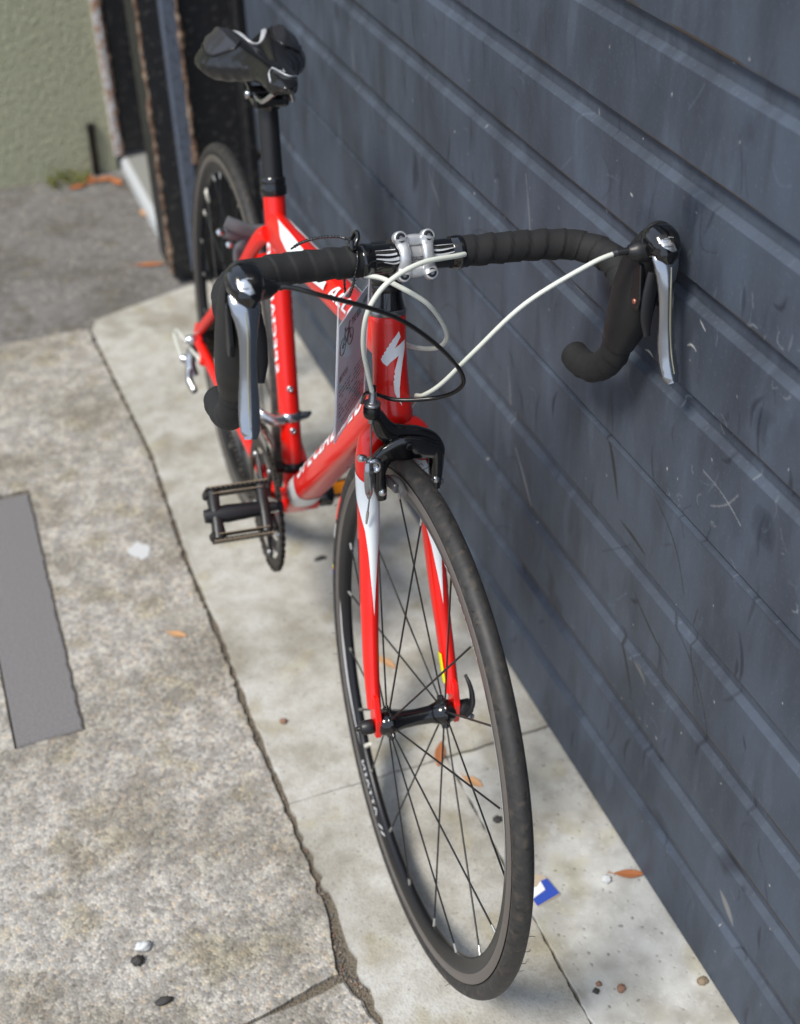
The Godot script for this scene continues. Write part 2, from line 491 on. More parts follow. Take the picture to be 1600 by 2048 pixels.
	var bk := paint(512, 512, rgb(20, 21, 24), [[fine, 0.5, 0.9, rgb(34, 35, 40), 0.8], [flake, 0.74, 0.78, rgb(92, 88, 84), 0.6]])
	M.old_black = mat(Color.WHITE, 0.5)
	M.old_black.albedo_texture = tx(bk)
	var bl := paint(512, 512, rgb(84, 92, 106), [[fine, 0.5, 0.9, rgb(70, 76, 88), 0.8], [flake, 0.74, 0.78, rgb(60, 60, 66), 0.7]])
	M.old_blue = mat(Color.WHITE, 0.5)
	M.old_blue.albedo_texture = tx(bl)
	var ol := paint(512, 512, rgb(156, 156, 132), [[fine, 0.4, 0.9, rgb(165, 165, 143), 0.8], [flake, 0.6, 0.9, rgb(126, 127, 102), 0.6]])
	M.olive = mat(Color.WHITE, 0.8)
	M.olive.albedo_texture = tx(ol)
	relief(M.olive, grey(fine, 512, 512), 0.3)
	var wd := paint(512, 512, rgb(124, 94, 74), [[fine, 0.4, 0.8, rgb(88, 66, 52), 0.8], [flake, 0.55, 0.65, rgb(190, 176, 158), 0.6], [flake, 0.3, 0.2, rgb(40, 36, 34), 0.9]])
	M.bare_wood = mat(Color.WHITE, 0.8)
	M.bare_wood.albedo_texture = tx(wd)
	relief(M.bare_wood, grey(flake, 512, 512), 0.25)
	var wh := paint(512, 512, rgb(196, 194, 196), [[flake, 0.55, 0.6, rgb(142, 98, 66), 0.8], [flake, 0.3, 0.2, rgb(90, 84, 84), 0.8]])
	M.flaked_white = mat(Color.WHITE, 0.8)
	M.flaked_white.albedo_texture = tx(wh)
	for k in ["old_black", "old_blue", "olive", "bare_wood", "flaked_white"]:
		M[k].uv1_triplanar = true
		M[k].uv1_scale = Vector3.ONE * 2.2
	M.patch = relief(mat(Color.WHITE, 0.85), grain, 0.1, 8.0)
	M.patch.albedo_texture = tx(paint(512, 512, rgb(106, 104, 105), [[fine, 0.3, 0.8, rgb(124, 121, 121), 0.8], [fine, 0.35, 0.1, rgb(90, 87, 88), 0.7]]))
	M.stone_tread = relief(mat(rgb(132, 133, 130), 0.9), grain, 0.05, 3.0)
	M.stone = relief(mat(rgb(176, 180, 184), 0.8), grain, 0.05, 3.0)
	M.leaf = relief(mat(rgb(168, 104, 62), 0.75), grain, 0.05, 30.0)
	M.leaf_pale = relief(mat(rgb(190, 146, 104), 0.75), grain, 0.05, 30.0)
	M.green_leaf = mat(rgb(104, 108, 52), 0.7)
	M.green_leaf.backlight_enabled = true
	M.green_leaf.backlight = Color(0.16, 0.18, 0.06)
	M.mortar = relief(mat(rgb(186, 188, 189), 0.9), grain, 0.05, 12.0)
	M.pale_stone = mat(rgb(190, 192, 192), 0.8)
	M.dark_stone = mat(rgb(52, 50, 48), 0.7)
	M.brown_stone = mat(rgb(132, 100, 82), 0.85)
	M.blue_card = mat(rgb(40, 70, 160), 0.6)

func _ready() -> void:
	# camera, sky, light
	var cam := Camera3D.new()
	cam.name = "camera"
	add_child(cam)
	cam.basis = Basis(Vector3.UP, -0.34838) * Basis(Vector3.RIGHT, -0.65743) * Basis(Vector3.BACK, -0.02542)
	cam.position = Vector3(-0.36425, 1.50498, 1.03687)
	var lens := CameraAttributesPhysical.new()
	lens.frustum_focal_length = 30.52
	lens.frustum_focus_distance = 1.4
	lens.frustum_near = 0.05
	lens.frustum_far = 400.0
	lens.exposure_aperture = 2.6
	cam.attributes = lens
	cam.fov = 42.9276
	cam.near = 0.05
	cam.far = 400.0
	cam.current = true
	var sky := ProceduralSkyMaterial.new()
	sky.sky_top_color = rgb(196, 212, 238)
	sky.sky_horizon_color = rgb(218, 227, 240)
	sky.sky_curve = 0.2
	sky.ground_horizon_color = rgb(150, 148, 142)
	sky.ground_bottom_color = rgb(120, 116, 108)
	sky.sky_energy_multiplier = 0.9
	var env := Environment.new()
	env.background_mode = Environment.BG_SKY
	env.sky = Sky.new()
	env.sky.sky_material = sky
	env.background_energy_multiplier = 1.0
	env.tonemap_mode = Environment.TONE_MAPPER_LINEAR
	env.tonemap_exposure = 1.95
	env.sdfgi_enabled = true
	env.ssao_enabled = true
	env.ssil_enabled = true
	var we := WorldEnvironment.new()
	we.name = "world_environment"
	we.environment = env
	add_child(we)
	var sun := DirectionalLight3D.new()
	sun.name = "sun"
	sun.light_energy = 0.65
	sun.light_color = Color(1.0, 0.975, 0.93)
	sun.light_angular_distance = 15.0
	sun.shadow_enabled = true
	add_child(sun)
	sun.look_at_from_position(Vector3(-1.9, 3.0, 0.8), Vector3.ZERO)

	materials()
	ground()
	door_and_walls()
	litter()
	bicycle()
	price_tag()

# ---------------------------------------------------------------- setting
func jag(a: Vector2, b: Vector2, amount: float, step := 0.009) -> PackedVector2Array:   # a broken edge from a to b, b left out
	var out := PackedVector2Array()
	var n := maxi(2, int(a.distance_to(b) / step))
	var side := (b - a).orthogonal().normalized()
	for i in n:
		var f := float(i) / n
		var k := noise_line.get_noise_1d(a.lerp(b, f).dot(Vector2(310, 330)))
		out.append(a.lerp(b, f) + side * amount * (k * 1.6 + rng.randf_range(-0.12, 0.12)) * (0.0 if i == 0 else 1.0))
	return out

var noise_line := FastNoiseLite.new()

func slab(called: String, outline: PackedVector2Array, top: float, thick: float, m: Material, bev := 0.004, parent: Node = self) -> MeshInstance3D:
	# the outline is in x, z; a prism along y, its uv in metres on both channels
	var st := S()
	var flat := PackedVector2Array()
	for p in outline: flat.append(Vector2(p.x, -p.y))
	prism(st, flat, Transform3D(Basis(Vector3.RIGHT, Vector3.FORWARD, Vector3.UP), Vector3(0, top - thick, 0)), thick, bev)
	var mesh := done(st)
	var arrays := mesh.surface_get_arrays(0)
	arrays[Mesh.ARRAY_TEX_UV2] = arrays[Mesh.ARRAY_TEX_UV]
	var two := ArrayMesh.new()
	two.add_surface_from_arrays(Mesh.PRIMITIVE_TRIANGLES, arrays)
	return obj(called, two, m, parent)

func ground() -> void:
	rng.seed = 3
	noise_line.seed = 8
	noise_line.frequency = 0.12
	noise_line.fractal_octaves = 3
	var sheet := S()
	box(sheet, Vector3(0, -0.19, 0), Vector3(400, 0.3, 400), 0.0)
	structure(obj("ground", sheet, mat(rgb(120, 118, 116), 0.9)))
	structure(slab("road", PackedVector2Array([Vector2(-30, -30), Vector2(0.6, -30), Vector2(0.6, -1.7), Vector2(-30, -1.45)]), -0.016, 0.02, M.asphalt, 0.0))
	structure(slab("joint_dirt", PackedVector2Array([Vector2(-0.4, -1.66), Vector2(0.6, -1.7), Vector2(0.6, 3), Vector2(-0.4, 3)]), -0.0075, 0.004, M.dirt, 0.0))
	# the kerb strip under the bicycle
	var p := PackedVector2Array()
	for e in [[Vector2(-0.098, -0.2030), Vector2(-0.101, -0.385)], [Vector2(-0.101, -0.385), Vector2(-0.099, -0.58)], [Vector2(-0.099, -0.58), Vector2(-0.104, -0.8)], [Vector2(-0.104, -0.8), Vector2(-0.092, -1.17)], [Vector2(-0.092, -1.17), Vector2(-0.112, -1.62)], [Vector2(-0.112, -1.62), Vector2(-0.116, -1.72)]]:
		p.append_array(jag(e[0], e[1], 0.0025))
	p.append_array(PackedVector2Array([Vector2(-0.10, -1.765), Vector2(0.14, -1.845), Vector2(0.6, -1.86)]))
	p.append_array(jag(Vector2(0.6, -0.1995), Vector2(-0.098, -0.2030), 0.0012))
	structure(slab("pavement", p, 0.0, 0.12, M.concrete, 0.0015))
	p = PackedVector2Array()
	p.append_array(jag(Vector2(0.148, -0.1975), Vector2(-0.099, -0.2005), 0.0012))
	p.append_array(jag(Vector2(-0.099, -0.2005), Vector2(-0.094, 0.02), 0.006))
	p.append_array(jag(Vector2(-0.094, 0.02), Vector2(-0.095, 0.115), 0.005))
	p.append_array(jag(Vector2(-0.095, 0.115), Vector2(-0.080, 0.30), 0.005))
	p.append_array(jag(Vector2(-0.080, 0.30), Vector2(-0.078, 2.9), 0.005))
	p.append_array(PackedVector2Array([Vector2(0.148, 2.9)]))
	p.append_array(jag(Vector2(0.148, 2.9), Vector2(0.148, -0.198), 0.002))
	structure(slab("pavement", p, 0.0005, 0.12, M.concrete, 0.0015))
	p = PackedVector2Array()
	p.append_array(jag(Vector2(0.6, -0.1965), Vector2(0.1512, -0.1965), 0.002))
	p.append_array(jag(Vector2(0.1512, -0.1965), Vector2(0.1512, 2.9), 0.002))
	p.append_array(PackedVector2Array([Vector2(0.1512, 2.9), Vector2(0.6, 2.9)]))
	structure(slab("pavement", p, 0.001, 0.12, M.apron, 0.0015))
	# exposed-aggregate pavement on the street side, notched round an iron cover
	var q := []
	for e in [[Vector2(-0.124, -1.73), Vector2(-0.121, -1.62)], [Vector2(-0.121, -1.62), Vector2(-0.101, -1.17)], [Vector2(-0.101, -1.17), Vector2(-0.113, -0.8)], [Vector2(-0.113, -0.8), Vector2(-0.108, -0.58)], [Vector2(-0.108, -0.58), Vector2(-0.113, -0.385)], [Vector2(-0.113, -0.385), Vector2(-0.108, -0.2)], [Vector2(-0.108, -0.2), Vector2(-0.106, -0.02)]]:
		q.append_array(Array(jag(e[0], e[1], 0.003)))
	q.append_array(Array(jag(Vector2(-0.106, -0.02), Vector2(-0.122, 0.09), 0.003)))
	q.append_array(Array(jag(Vector2(-0.122, 0.09), Vector2(-0.26, 0.113), 0.003)))
	q.append_array(Array(jag(Vector2(-0.26, 0.112), Vector2(-2.6, 0.30), 0.004)))
	q.append_array([Vector2(-2.6, 0.30), Vector2(-2.6, -0.80), Vector2(-0.461, -0.80)])
	q.append_array([Vector2(-0.462, -0.70)])
	q.append_array(Array(jag(Vector2(-0.462, -0.462), Vector2(-0.352, -0.462), 0.003)))
	q.append_array(Array(jag(Vector2(-0.352, -0.462), Vector2(-0.343, -1.14), 0.002)))
	q.append_array([Vector2(-0.343, -1.14), Vector2(-0.462, -1.14), Vector2(-0.462, -0.803), Vector2(-2.6, -0.803), Vector2(-2.6, -1.74)])
	q.append_array(Array(jag(Vector2(-2.6, -1.74), Vector2(-0.122, -1.73), 0.006)))
	structure(slab("pavement", PackedVector2Array(q), 0.0, 0.12, M.aggregate, 0.004))
	q = []
	q.append_array(Array(jag(Vector2(-0.117, 0.102), Vector2(-0.090, 0.2), 0.003)))
	q.append_array(Array(jag(Vector2(-0.090, 0.2), Vector2(-0.088, 2.9), 0.003)))
	q.append_array([Vector2(-0.088, 2.9), Vector2(-2.6, 2.9)])
	q.append_array(Array(jag(Vector2(-2.6, 0.308), Vector2(-0.26, 0.118), 0.003)))
	q.append_array(Array(jag(Vector2(-0.26, 0.118), Vector2(-0.117, 0.102), 0.003)))
	structure(slab("pavement", PackedVector2Array(q), 0.001, 0.12, M.aggregate, 0.004))
	# an old asphalt repair let into the pavement
	var c := []
	c.append_array(Array(jag(Vector2(-0.355, -0.468), Vector2(-0.346, -1.132), 0.002)))
	c.append_array([Vector2(-0.346, -1.132), Vector2(-0.459, -1.132), Vector2(-0.459, -0.468)])
	structure(slab("pavement_patch", PackedVector2Array(c), -0.002, 0.05, M.patch, 0.003))

	# grit lying in the open joint
	var mm := MultiMesh.new()
	mm.transform_format = MultiMesh.TRANSFORM_3D
	mm.use_colors = true
	var bit := S()
	lathe(bit, Vector3.ZERO, Vector3.UP, [Vector2(0.2, -0.6), Vector2(0.9, -0.3), Vector2(1, 0.2), Vector2(0.5, 0.6)], 6)
	mm.mesh = done(bit)
	mm.instance_count = 900
	for i in 900:
		var z := rng.randf_range(-1.6, 0.3)
		if i < 420: z = rng.randf_range(-0.05, 0.13)
		var x := -0.104 + rng.randf_range(-0.007, 0.007) - (0.012 if z > -0.02 and z < 0.1 else 0.0) + rng.randf_range(-0.01, 0.01) * (1.0 if z > -0.1 else 0.2)
		var s := rng.randf_range(0.0006, 0.0024)
		mm.set_instance_transform(i, Transform3D(Basis.from_euler(Vector3(rng.randf() * 6, rng.randf() * 6, rng.randf() * 6)).scaled(Vector3(s, s * rng.randf_range(0.5, 1), s * rng.randf_range(0.7, 1.8))), Vector3(x, -0.0065 + s * 0.3, z)))
		mm.set_instance_color(i, [Color(0.14, 0.11, 0.085), Color(0.08, 0.07, 0.06), Color(0.24, 0.2, 0.16), Color(0.17, 0.1, 0.07), Color(0.12, 0.12, 0.12)][rng.randi() % 5])
	var g := MultiMeshInstance3D.new()
	g.name = "joint_grit"
	g.multimesh = mm
	var gm := mat(Color.WHITE, 0.9)
	gm.vertex_color_use_as_albedo = true
	g.material_override = gm
	g.set_meta("kind", "stuff")
	g.set_meta("label", "brown grit and bark crumbs lying in the open pavement joint")
	g.set_meta("category", "grit")
	add_child(g)

func door_and_walls() -> void:
	# garage door: four sections, each an outline in x, y run along z
	var door := group_node("garage_door")
	door.position = Vector3(WALL, 0, 0)
	tag(door, "scuffed blue-grey sectional garage door with horizontal grooves the bicycle leans on", "garage door")
	var z0 := -1.715
	var z1 := 2.2
	var sections := [[0.006, 0.6125, [0.115, 0.224, 0.343, 0.466]], [0.6155, 1.209, [0.7395, 0.8596, 0.9705, 1.0849]], [1.212, 1.81, [1.335, 1.455, 1.566, 1.68]], [1.813, 2.41, [1.936, 2.056, 2.167, 2.281]]]
	for s in sections:
		var line := [Vector2(0.006, s[0]), Vector2(0.0, s[0] + 0.003)]
		for gy in s[2]:
			line.append_array([Vector2(0.0, gy - 0.0038), Vector2(0.0006, gy - 0.0030), Vector2(0.0072, gy + 0.0022), Vector2(0.0078, gy + 0.0032), Vector2(0.0078, gy + 0.0222), Vector2(0.0070, gy + 0.0232), Vector2(0.0008, gy + 0.0240), Vector2(0.0, gy + 0.0252)])
		line.append_array([Vector2(0.0, s[1] - 0.005), Vector2(-0.0022, s[1] - 0.0035), Vector2(-0.0015, s[1] - 0.0008), Vector2(0.004, s[1]), Vector2(0.04, s[1])])
		var st := S()
		st.set_smooth_group(-1)
		var steps := 24
		for i in line.size() - 1:
			for k in steps:
				var za := lerpf(z0, z1, float(k) / steps)
				var zb := lerpf(z0, z1, float(k + 1) / steps)
				var a := Vector3(line[i].x, line[i].y, za)
				var b := Vector3(line[i + 1].x, line[i + 1].y, za)
				var c := Vector3(line[i + 1].x, line[i + 1].y, zb)
				var d := Vector3(line[i].x, line[i].y, zb)
				var u := func(v: Vector3) -> Vector2: return Vector2((v.z + 2.0) / 3.2, 1.0 - (v.y - 0.0) / 1.6)
				for v in [a, b, c, a, c, d]: vx(st, v, u.call(v))
		# back and ends
		for v in [[0.04, z0], [0.04, z1]]: pass
		box(st, Vector3(0.035, (s[0] + s[1]) / 2, (z0 + z1) / 2), Vector3(0.03, s[1] - s[0] - 0.004, z1 - z0 - 0.002), 0.0)
		obj("door_panel", st, M.door, door)
	# pillar at the far end of the door, with a peeling blue-grey stop on its near face
	var pil := group_node("doorway_pillar")
	pil.position = Vector3(0.23, 0, -1.95)
	tag(pil, "black painted timber pillar with peeling edges at the far end of the garage door", "pillar")
	var st := S()
	box(st, Vector3(0.02, 1.25, -0.02), Vector3(0.26, 2.5, 0.17), 0.004)
	obj("post", st, M.old_black, pil)
	st = S()
	worn_edge(st, Vector3(-0.112, 0.02, 0.063), 2.4, 0.006, 5)
	obj("bare_edge", st, M.bare_wood, pil)
	st = S()
	box(st, Vector3(-0.048, 1.25, 0.077), Vector3(0.034, 2.46, 0.03), 0.003)
	obj("door_stop", st, M.old_blue, pil)
	st = S()
	worn_edge(st, Vector3(-0.0285, 0.30, 0.090), 2.1, 0.008, 9)
	obj("bare_edge", st, M.bare_wood, pil)
	st = S()
	box(st, Vector3(0.105, 1.25, 0.10), Vector3(0.03, 2.46, 0.06), 0.004)
	obj("guide_rail", st, M.old_black, pil)
	# boarded doorway beyond it, with a pale stone step
	var bd := group_node("boarded_doorway")
	bd.position = Vector3(0.26, 0, -2.35)
	tag(bd, "old black boarded doorway beyond the pillar above a pale step", "doorway")
	var at := -2.04 + 2.35
	for i in 5:
		var wide: float = [0.13, 0.125, 0.13, 0.12, 0.12][i]
		st = S()
		box(st, Vector3(0.016 + 0.002 * (i % 2), 1.28, at - wide / 2), Vector3(0.03, 2.4, wide - 0.004), 0.004)
		obj("board", st, M.old_black, bd)
		at -= wide
	st = S()
	box(st, Vector3(-0.055, 1.28, -0.33), Vector3(0.105, 2.5, 0.05), 0.004)
	obj("jamb", st, M.old_black, bd)
	st = S()
	box(st, Vector3(-0.125, 1.28, -0.325), Vector3(0.022, 2.5, 0.06), 0.003)
	obj("flaked_trim", st, M.flaked_white, bd)
	st = S()
	worn_edge(st, Vector3(-0.112, 0.02, -0.30), 2.4, 0.005, 13)
	obj("bare_edge", st, M.bare_wood, bd)
	var step := group_node("door_step")
	step.position = Vector3(0.255, -0.016, -2.655)
	tag(step, "pale grey stone step in front of the old black doorway", "step")
	st = S()
	prism(st, PackedVector2Array([Vector2(0.0, 0.0), Vector2(-0.098, 0.0), Vector2(-0.098, 0.036), Vector2(0.0, 0.042)]), Transform3D(), 0.64, 0.002)
	obj("tread", st, M.stone_tread, step)
	st = S()
	prism(st, PackedVector2Array([Vector2(-0.0985, 0.0), Vector2(-0.118, 0.0), Vector2(-0.116, 0.028), Vector2(-0.106, 0.037), Vector2(-0.0985, 0.038)]), Transform3D(), 0.64, 0.002)
	obj("nosing", st, M.stone, step)
	# wall over the doorways and behind them
	st = S()
	box(st, Vector3(0.56, 1.5, -2.35), Vector3(0.5, 3.4, 0.9), 0.0)
	box(st, Vector3(0.53, 2.75, 0.2), Vector3(0.46, 0.68, 4.2), 0.0)
	box(st, Vector3(0.60, 1.5, 0.2), Vector3(0.3, 3.3, 4.2), 0.0)
	tag(obj("building_wall", st, M.old_black), "dark building wall that holds the garage door and the old doorway", "wall")
	st = S()
	box(st, Vector3(-0.93, 1.4, -2.81), Vector3(2.12, 3.2, 0.3), 0.003)
	tag(obj("rendered_wall", st, M.olive), "olive green rendered wall closing the view at the back left", "wall")
	st = S()
	lathe(st, Vector3(0.064, -0.016, -2.652), Vector3(0.03, 1, 0), [Vector2(0.010, 0), Vector2(0.010, 0.135), Vector2(0.0125, 0.136), Vector2(0.0125, 0.15)], 12)
	tag(obj("drain_pipe", st, M.black), "short black drain pipe stub at the foot of the green wall", "pipe")

func worn_edge(st: SurfaceTool, at: Vector3, tall: float, wide: float, seed_: int) -> void:   # a flaked strip of bare wood up an edge
	var n := noise(FastNoiseLite.TYPE_SIMPLEX, 9.0, seed_, 3)
	var rings := []
	for i in 240:
		var y := tall * i / 239.0
		var k := maxf(0.3, 0.8 + 0.45 * n.get_noise_1d(y) + 0.5 * n.get_noise_1d(y * 4.0 + 9.0))
		rings.append(ring(at + Vector3(wide * 0.4 * n.get_noise_1d(y * 2.0 + 40.0), y, 0), Vector3.BACK, Vector3.RIGHT, wide * 0.5 * k, wide * k, 8, 3.0))
	loft(st, rings)

func leaf(called: String, at: Vector3, long: float, wide: float, turn: float, m: Material, label: String, curl := 0.25) -> void:
	var o := group_node(called)
	o.position = at
	o.rotation = Vector3(0, turn, 0)
	tag(o, label, "leaf", "fallen brown leaves")
	var st := S()
	var rings := []
	for i in 9:
		var f := i / 8.0
		var w := wide * 0.5 * pow(sin(PI * clampf(f, 0.03, 0.985)), 0.8)
		var r := PackedVector3Array()
		for j in 12:
			var u := TAU * j / 12
			r.append(Vector3(cos(u) * w, 0.0012 + 0.0006 * sin(u) + curl * long * 0.5 * (f - 0.5) * (f - 0.5) + absf(cos(u)) * w * 0.35, (f - 0.5) * long))
		rings.append(r)
	loft(st, rings)
	obj("blade", st, m, o)
	st = S()
	tube(st, [Vector3(0, 0.002, -0.48 * long), Vector3(0.002, 0.0035, -0.6 * long), Vector3(0.004, 0.002, -0.72 * long)], 0.0006, 0.0006, 6)
	obj("stalk", st, m, o)

func pebble(at: Vector3, size: Vector3, m: Material, label: String, group := "", seed_ := 1) -> void:
	var n := noise(FastNoiseLite.TYPE_SIMPLEX, 0.9, seed_, 2)
	var st := S()
	var rings := []
	for i in 9:
		var a := -PI / 2 + PI * i / 8.0
		var r := PackedVector3Array()
		for j in 14:
			var b := TAU * j / 14
			var d := Vector3(cos(a) * cos(b), sin(a), -cos(a) * sin(b))
			r.append(d * (1.0 + 0.35 * n.get_noise_3dv(d)) * size / 2)
		rings.append(r)
	loft(st, rings, false, false)
	var o := obj("pebble", st, m)
	o.position = at + Vector3(0, size.y * 0.42, 0)
	tag(o, label, "pebble", group)

func litter() -> void:
	leaf("fallen_leaf", Vector3(-0.169, 0.0, -0.62), 0.036, 0.014, 0.9, M.leaf_pale, "pale orange leaf lying on the rough pavement left of the joint")
	leaf("fallen_leaf", Vector3(0.142, 0.0, -0.207), 0.05, 0.016, -0.5, M.leaf, "orange brown leaf seen through the front wheel spokes below the hub")
	leaf("fallen_leaf", Vector3(0.167, 0.0, -0.139), 0.035, 0.015, 0.6, M.leaf_pale, "small tan leaf on the concrete just right of the spokes below the hub")
	leaf("fallen_leaf", Vector3(0.135, 0.0, -0.425), 0.045, 0.014, 0.5, M.leaf_pale, "pale tan leaf between the fork blades beyond the front hub")
	leaf("fallen_leaf", Vector3(0.302, 0.001, 0.094), 0.042, 0.014, 1.2, M.leaf, "rust coloured leaf against the foot of the garage door", 0.6)
	leaf("fallen_leaf", Vector3(0.085, -0.016, -2.02), 0.075, 0.02, 1.3, M.leaf, "long orange leaf on the dark asphalt beside the pillar")
	var far := [Vector3(0.04, -0.016, -2.61), Vector3(0.075, -0.016, -2.60), Vector3(0.105, -0.016, -2.57), Vector3(0.0, -0.016, -2.58)]
	for i in far.size():
		leaf("fallen_leaf", far[i], 0.06, 0.03, i * 1.7, M.leaf, ["orange leaf at the foot of the black drain pipe", "curled orange leaf just right of the drain pipe by the green wall", "orange leaf nearest the old door step at the back", "orange leaf left of the drain pipe beside the weeds"][i], 0.5)
	leaf("fallen_leaf", Vector3(0.14, -0.016, -2.32), 0.06, 0.03, 0.4, M.leaf_pale, "pale leaf on the asphalt against the front of the door step", 0.5)
	pebble(Vector3(-0.350, 0, -0.041), Vector3(0.022, 0.013, 0.015), M.pale_stone, "pale grey oval pebble on the rough pavement, touching a dark one", "", 3)
	pebble(Vector3(-0.361, 0, -0.022), Vector3(0.018, 0.012, 0.014), M.dark_stone, "dark grey pebble touching the pale oval one on the rough pavement", "", 5)
	pebble(Vector3(-0.342, 0, 0.047), Vector3(0.024, 0.008, 0.011), M.dark_stone, "flat black pebble near the bottom edge of the rough pavement", "", 7)
	pebble(Vector3(0.268, 0, 0.090), Vector3(0.015, 0.010, 0.013), M.pale_stone, "small grey pebble between the blue scrap and the rust leaf", "", 9)
	pebble(Vector3(0.207, 0, 0.245), Vector3(0.012, 0.009, 0.011), M.brown_stone, "brown pebble on the smooth concrete below the blue scrap", "", 11)
	pebble(Vector3(0.308, 0, 0.274), Vector3(0.013, 0.010, 0.012), M.dust_edge, "small tan pebble at the very foot of the garage door", "", 13)
	pebble(Vector3(0.176, 0, 0.236), Vector3(0.009, 0.006, 0.008), M.dark_stone, "tiny black pebble left of the brown one on smooth concrete", "", 15)
	pebble(Vector3(0.184, 0, 0.228), Vector3(0.008, 0.005, 0.007), M.brown_stone, "tiny pinkish pebble beside the tiny black one on smooth concrete", "", 17)
	pebble(Vector3(-0.060, 0, -0.36), Vector3(0.012, 0.008, 0.010), M.brown_stone, "tan pebble just left of the front tyre beside the hub end", "", 19)
	pebble(Vector3(0.172, 0, -0.06), Vector3(0.014, 0.008, 0.012), M.dark_stone, "dark crumb on the concrete behind the right side of the front tyre", "", 21)
	pebble(Vector3(0.118, 0, -0.72), Vector3(0.024, 0.006, 0.010), M.dark_stone, "dark flat crumb on the concrete seen between the fork blades", "", 23)
	# a flattened spill of pale mortar
	var o := slab("mortar_spot", ring2(Vector2(-0.181, -0.868), 0.019, 0.024, 5), 0.0014, 0.0014, M.mortar, 0.0006)
	tag(o, "flat pale grey spot of dried mortar on the rough pavement", "stain")
	# torn blue and white packet
	var scrap := group_node("torn_packet")
	scrap.position = Vector3(0.178, 0.002, 0.070)
	scrap.rotation = Vector3(0.04, 0.15, 0.05)
	tag(scrap, "torn scrap of blue and white card lying right of the front tyre", "litter")
	var st := S()
	prism(st, PackedVector2Array([Vector2(-0.02, -0.022), Vector2(0.018, -0.021), Vector2(0.016, 0.012), Vector2(0.004, 0.026), Vector2(-0.012, 0.02), Vector2(-0.019, 0.006)]), Transform3D(Basis(Vector3.RIGHT, Vector3.FORWARD, Vector3.UP), Vector3.ZERO), 0.0022, 0.0004)
	obj("card", st, mat(rgb(172, 156, 136), 0.8), scrap)
	st = S()
	prism(st, PackedVector2Array([Vector2(-0.0195, -0.021), Vector2(0.0172, -0.020), Vector2(0.0155, 0.008), Vector2(0.006, 0.009), Vector2(0.004, -0.006), Vector2(-0.0195, -0.009)]), Transform3D(Basis(Vector3.RIGHT, Vector3.FORWARD, Vector3.UP), Vector3(0, 0.0024, 0)), 0.0006)
	obj("blue_print", st, M.blue_card, scrap)
	st = S()
	prism(st, PackedVector2Array([Vector2(-0.0192, -0.0085), Vector2(0.0035, -0.0055), Vector2(0.0055, 0.0088), Vector2(-0.004, 0.004), Vector2(-0.010, 0.007), Vector2(-0.0188, 0.003)]), Transform3D(Basis(Vector3.RIGHT, Vector3.FORWARD, Vector3.UP), Vector3(0, 0.0024, 0)), 0.0006)
	obj("white_print", st, M.white_paint, scrap)
	# weeds against the green wall
	rng.seed = 21
	var weed := group_node("weed")
	weed.position = Vector3(-0.02, -0.016, -2.60)
	tag(weed, "small yellow-green weed growing at the foot of the green wall", "weed")
	for i in 26:
		st = S()
		var a := rng.randf() * TAU
		var l := rng.randf_range(0.02, 0.06)
		var up := rng.randf_range(0.3, 1.2)
		var b := Vector3(rng.randf_range(-0.05, 0.05), 0, rng.randf_range(-0.025, 0.02))
		var tip := Vector3(cos(a) * l, l * up, sin(a) * l * 0.6)
		tube(st, [b, b + tip * 0.5 + Vector3(0, 0.012, 0), b + tip], [0.001, rng.randf_range(0.004, 0.009), 0.0008], [0.0005, 0.0012, 0.0004], 6)
		obj("leaf", st, M.green_leaf, weed)

func ring2(o: Vector2, rx: float, ry: float, seed_: int) -> PackedVector2Array:
	var n := noise(FastNoiseLite.TYPE_SIMPLEX, 0.8, seed_, 2)
	var out := PackedVector2Array()
	for i in 28:
		var d := Vector2.from_angle(TAU * i / 28)
		out.append(o + d * Vector2(rx, ry) * (1 + 0.3 * n.get_noise_2dv(d)))
	return out

# ---------------------------------------------------------------- the bicycle
func lean() -> Transform3D:
	var b := Basis(Vector3.UP, -0.039) * Basis(Vector3.BACK, -0.0785)
	return Transform3D(b, b * Vector3(0, 0, -WB))

func head(s: float, fwd := 0.0, x := 0.0) -> Vector3:
	return A0 + AU * s + AN * fwd + Vector3(x, 0, 0)

var bike: Node3D

func bicycle() -> void:
	bike = group_node("road_bicycle")
	bike.transform = lean()
	tag(bike, "red road racing bicycle with drop handlebars leaning against the blue-grey garage door", "bicycle")
	frame_parts()
	fork_parts()
	wheel(true)
	wheel(false)
	cockpit()
	for s: float in [-1.0, 1.0]: lever(s)
	cables()
	front_brake()
	rear_brake()
	saddle()
	drivetrain()

func side_map(p0: Vector3, p1: Vector3, ref: Vector3, rx: Callable, ry: Callable, proud := 0.0004) -> Callable:
	# a point on a straight tube: u = angle from ref round the tube, v = metres along it
	var t := (p1 - p0).normalized()
	var b := (ref - t * ref.dot(t)).normalized()
	var c := t.cross(b)
	return func(q: Vector2) -> Vector3:
		return p0 + t * q.y + b * cos(q.x) * (rx.call(q.y) + proud) + c * sin(q.x) * (ry.call(q.y) + proud)

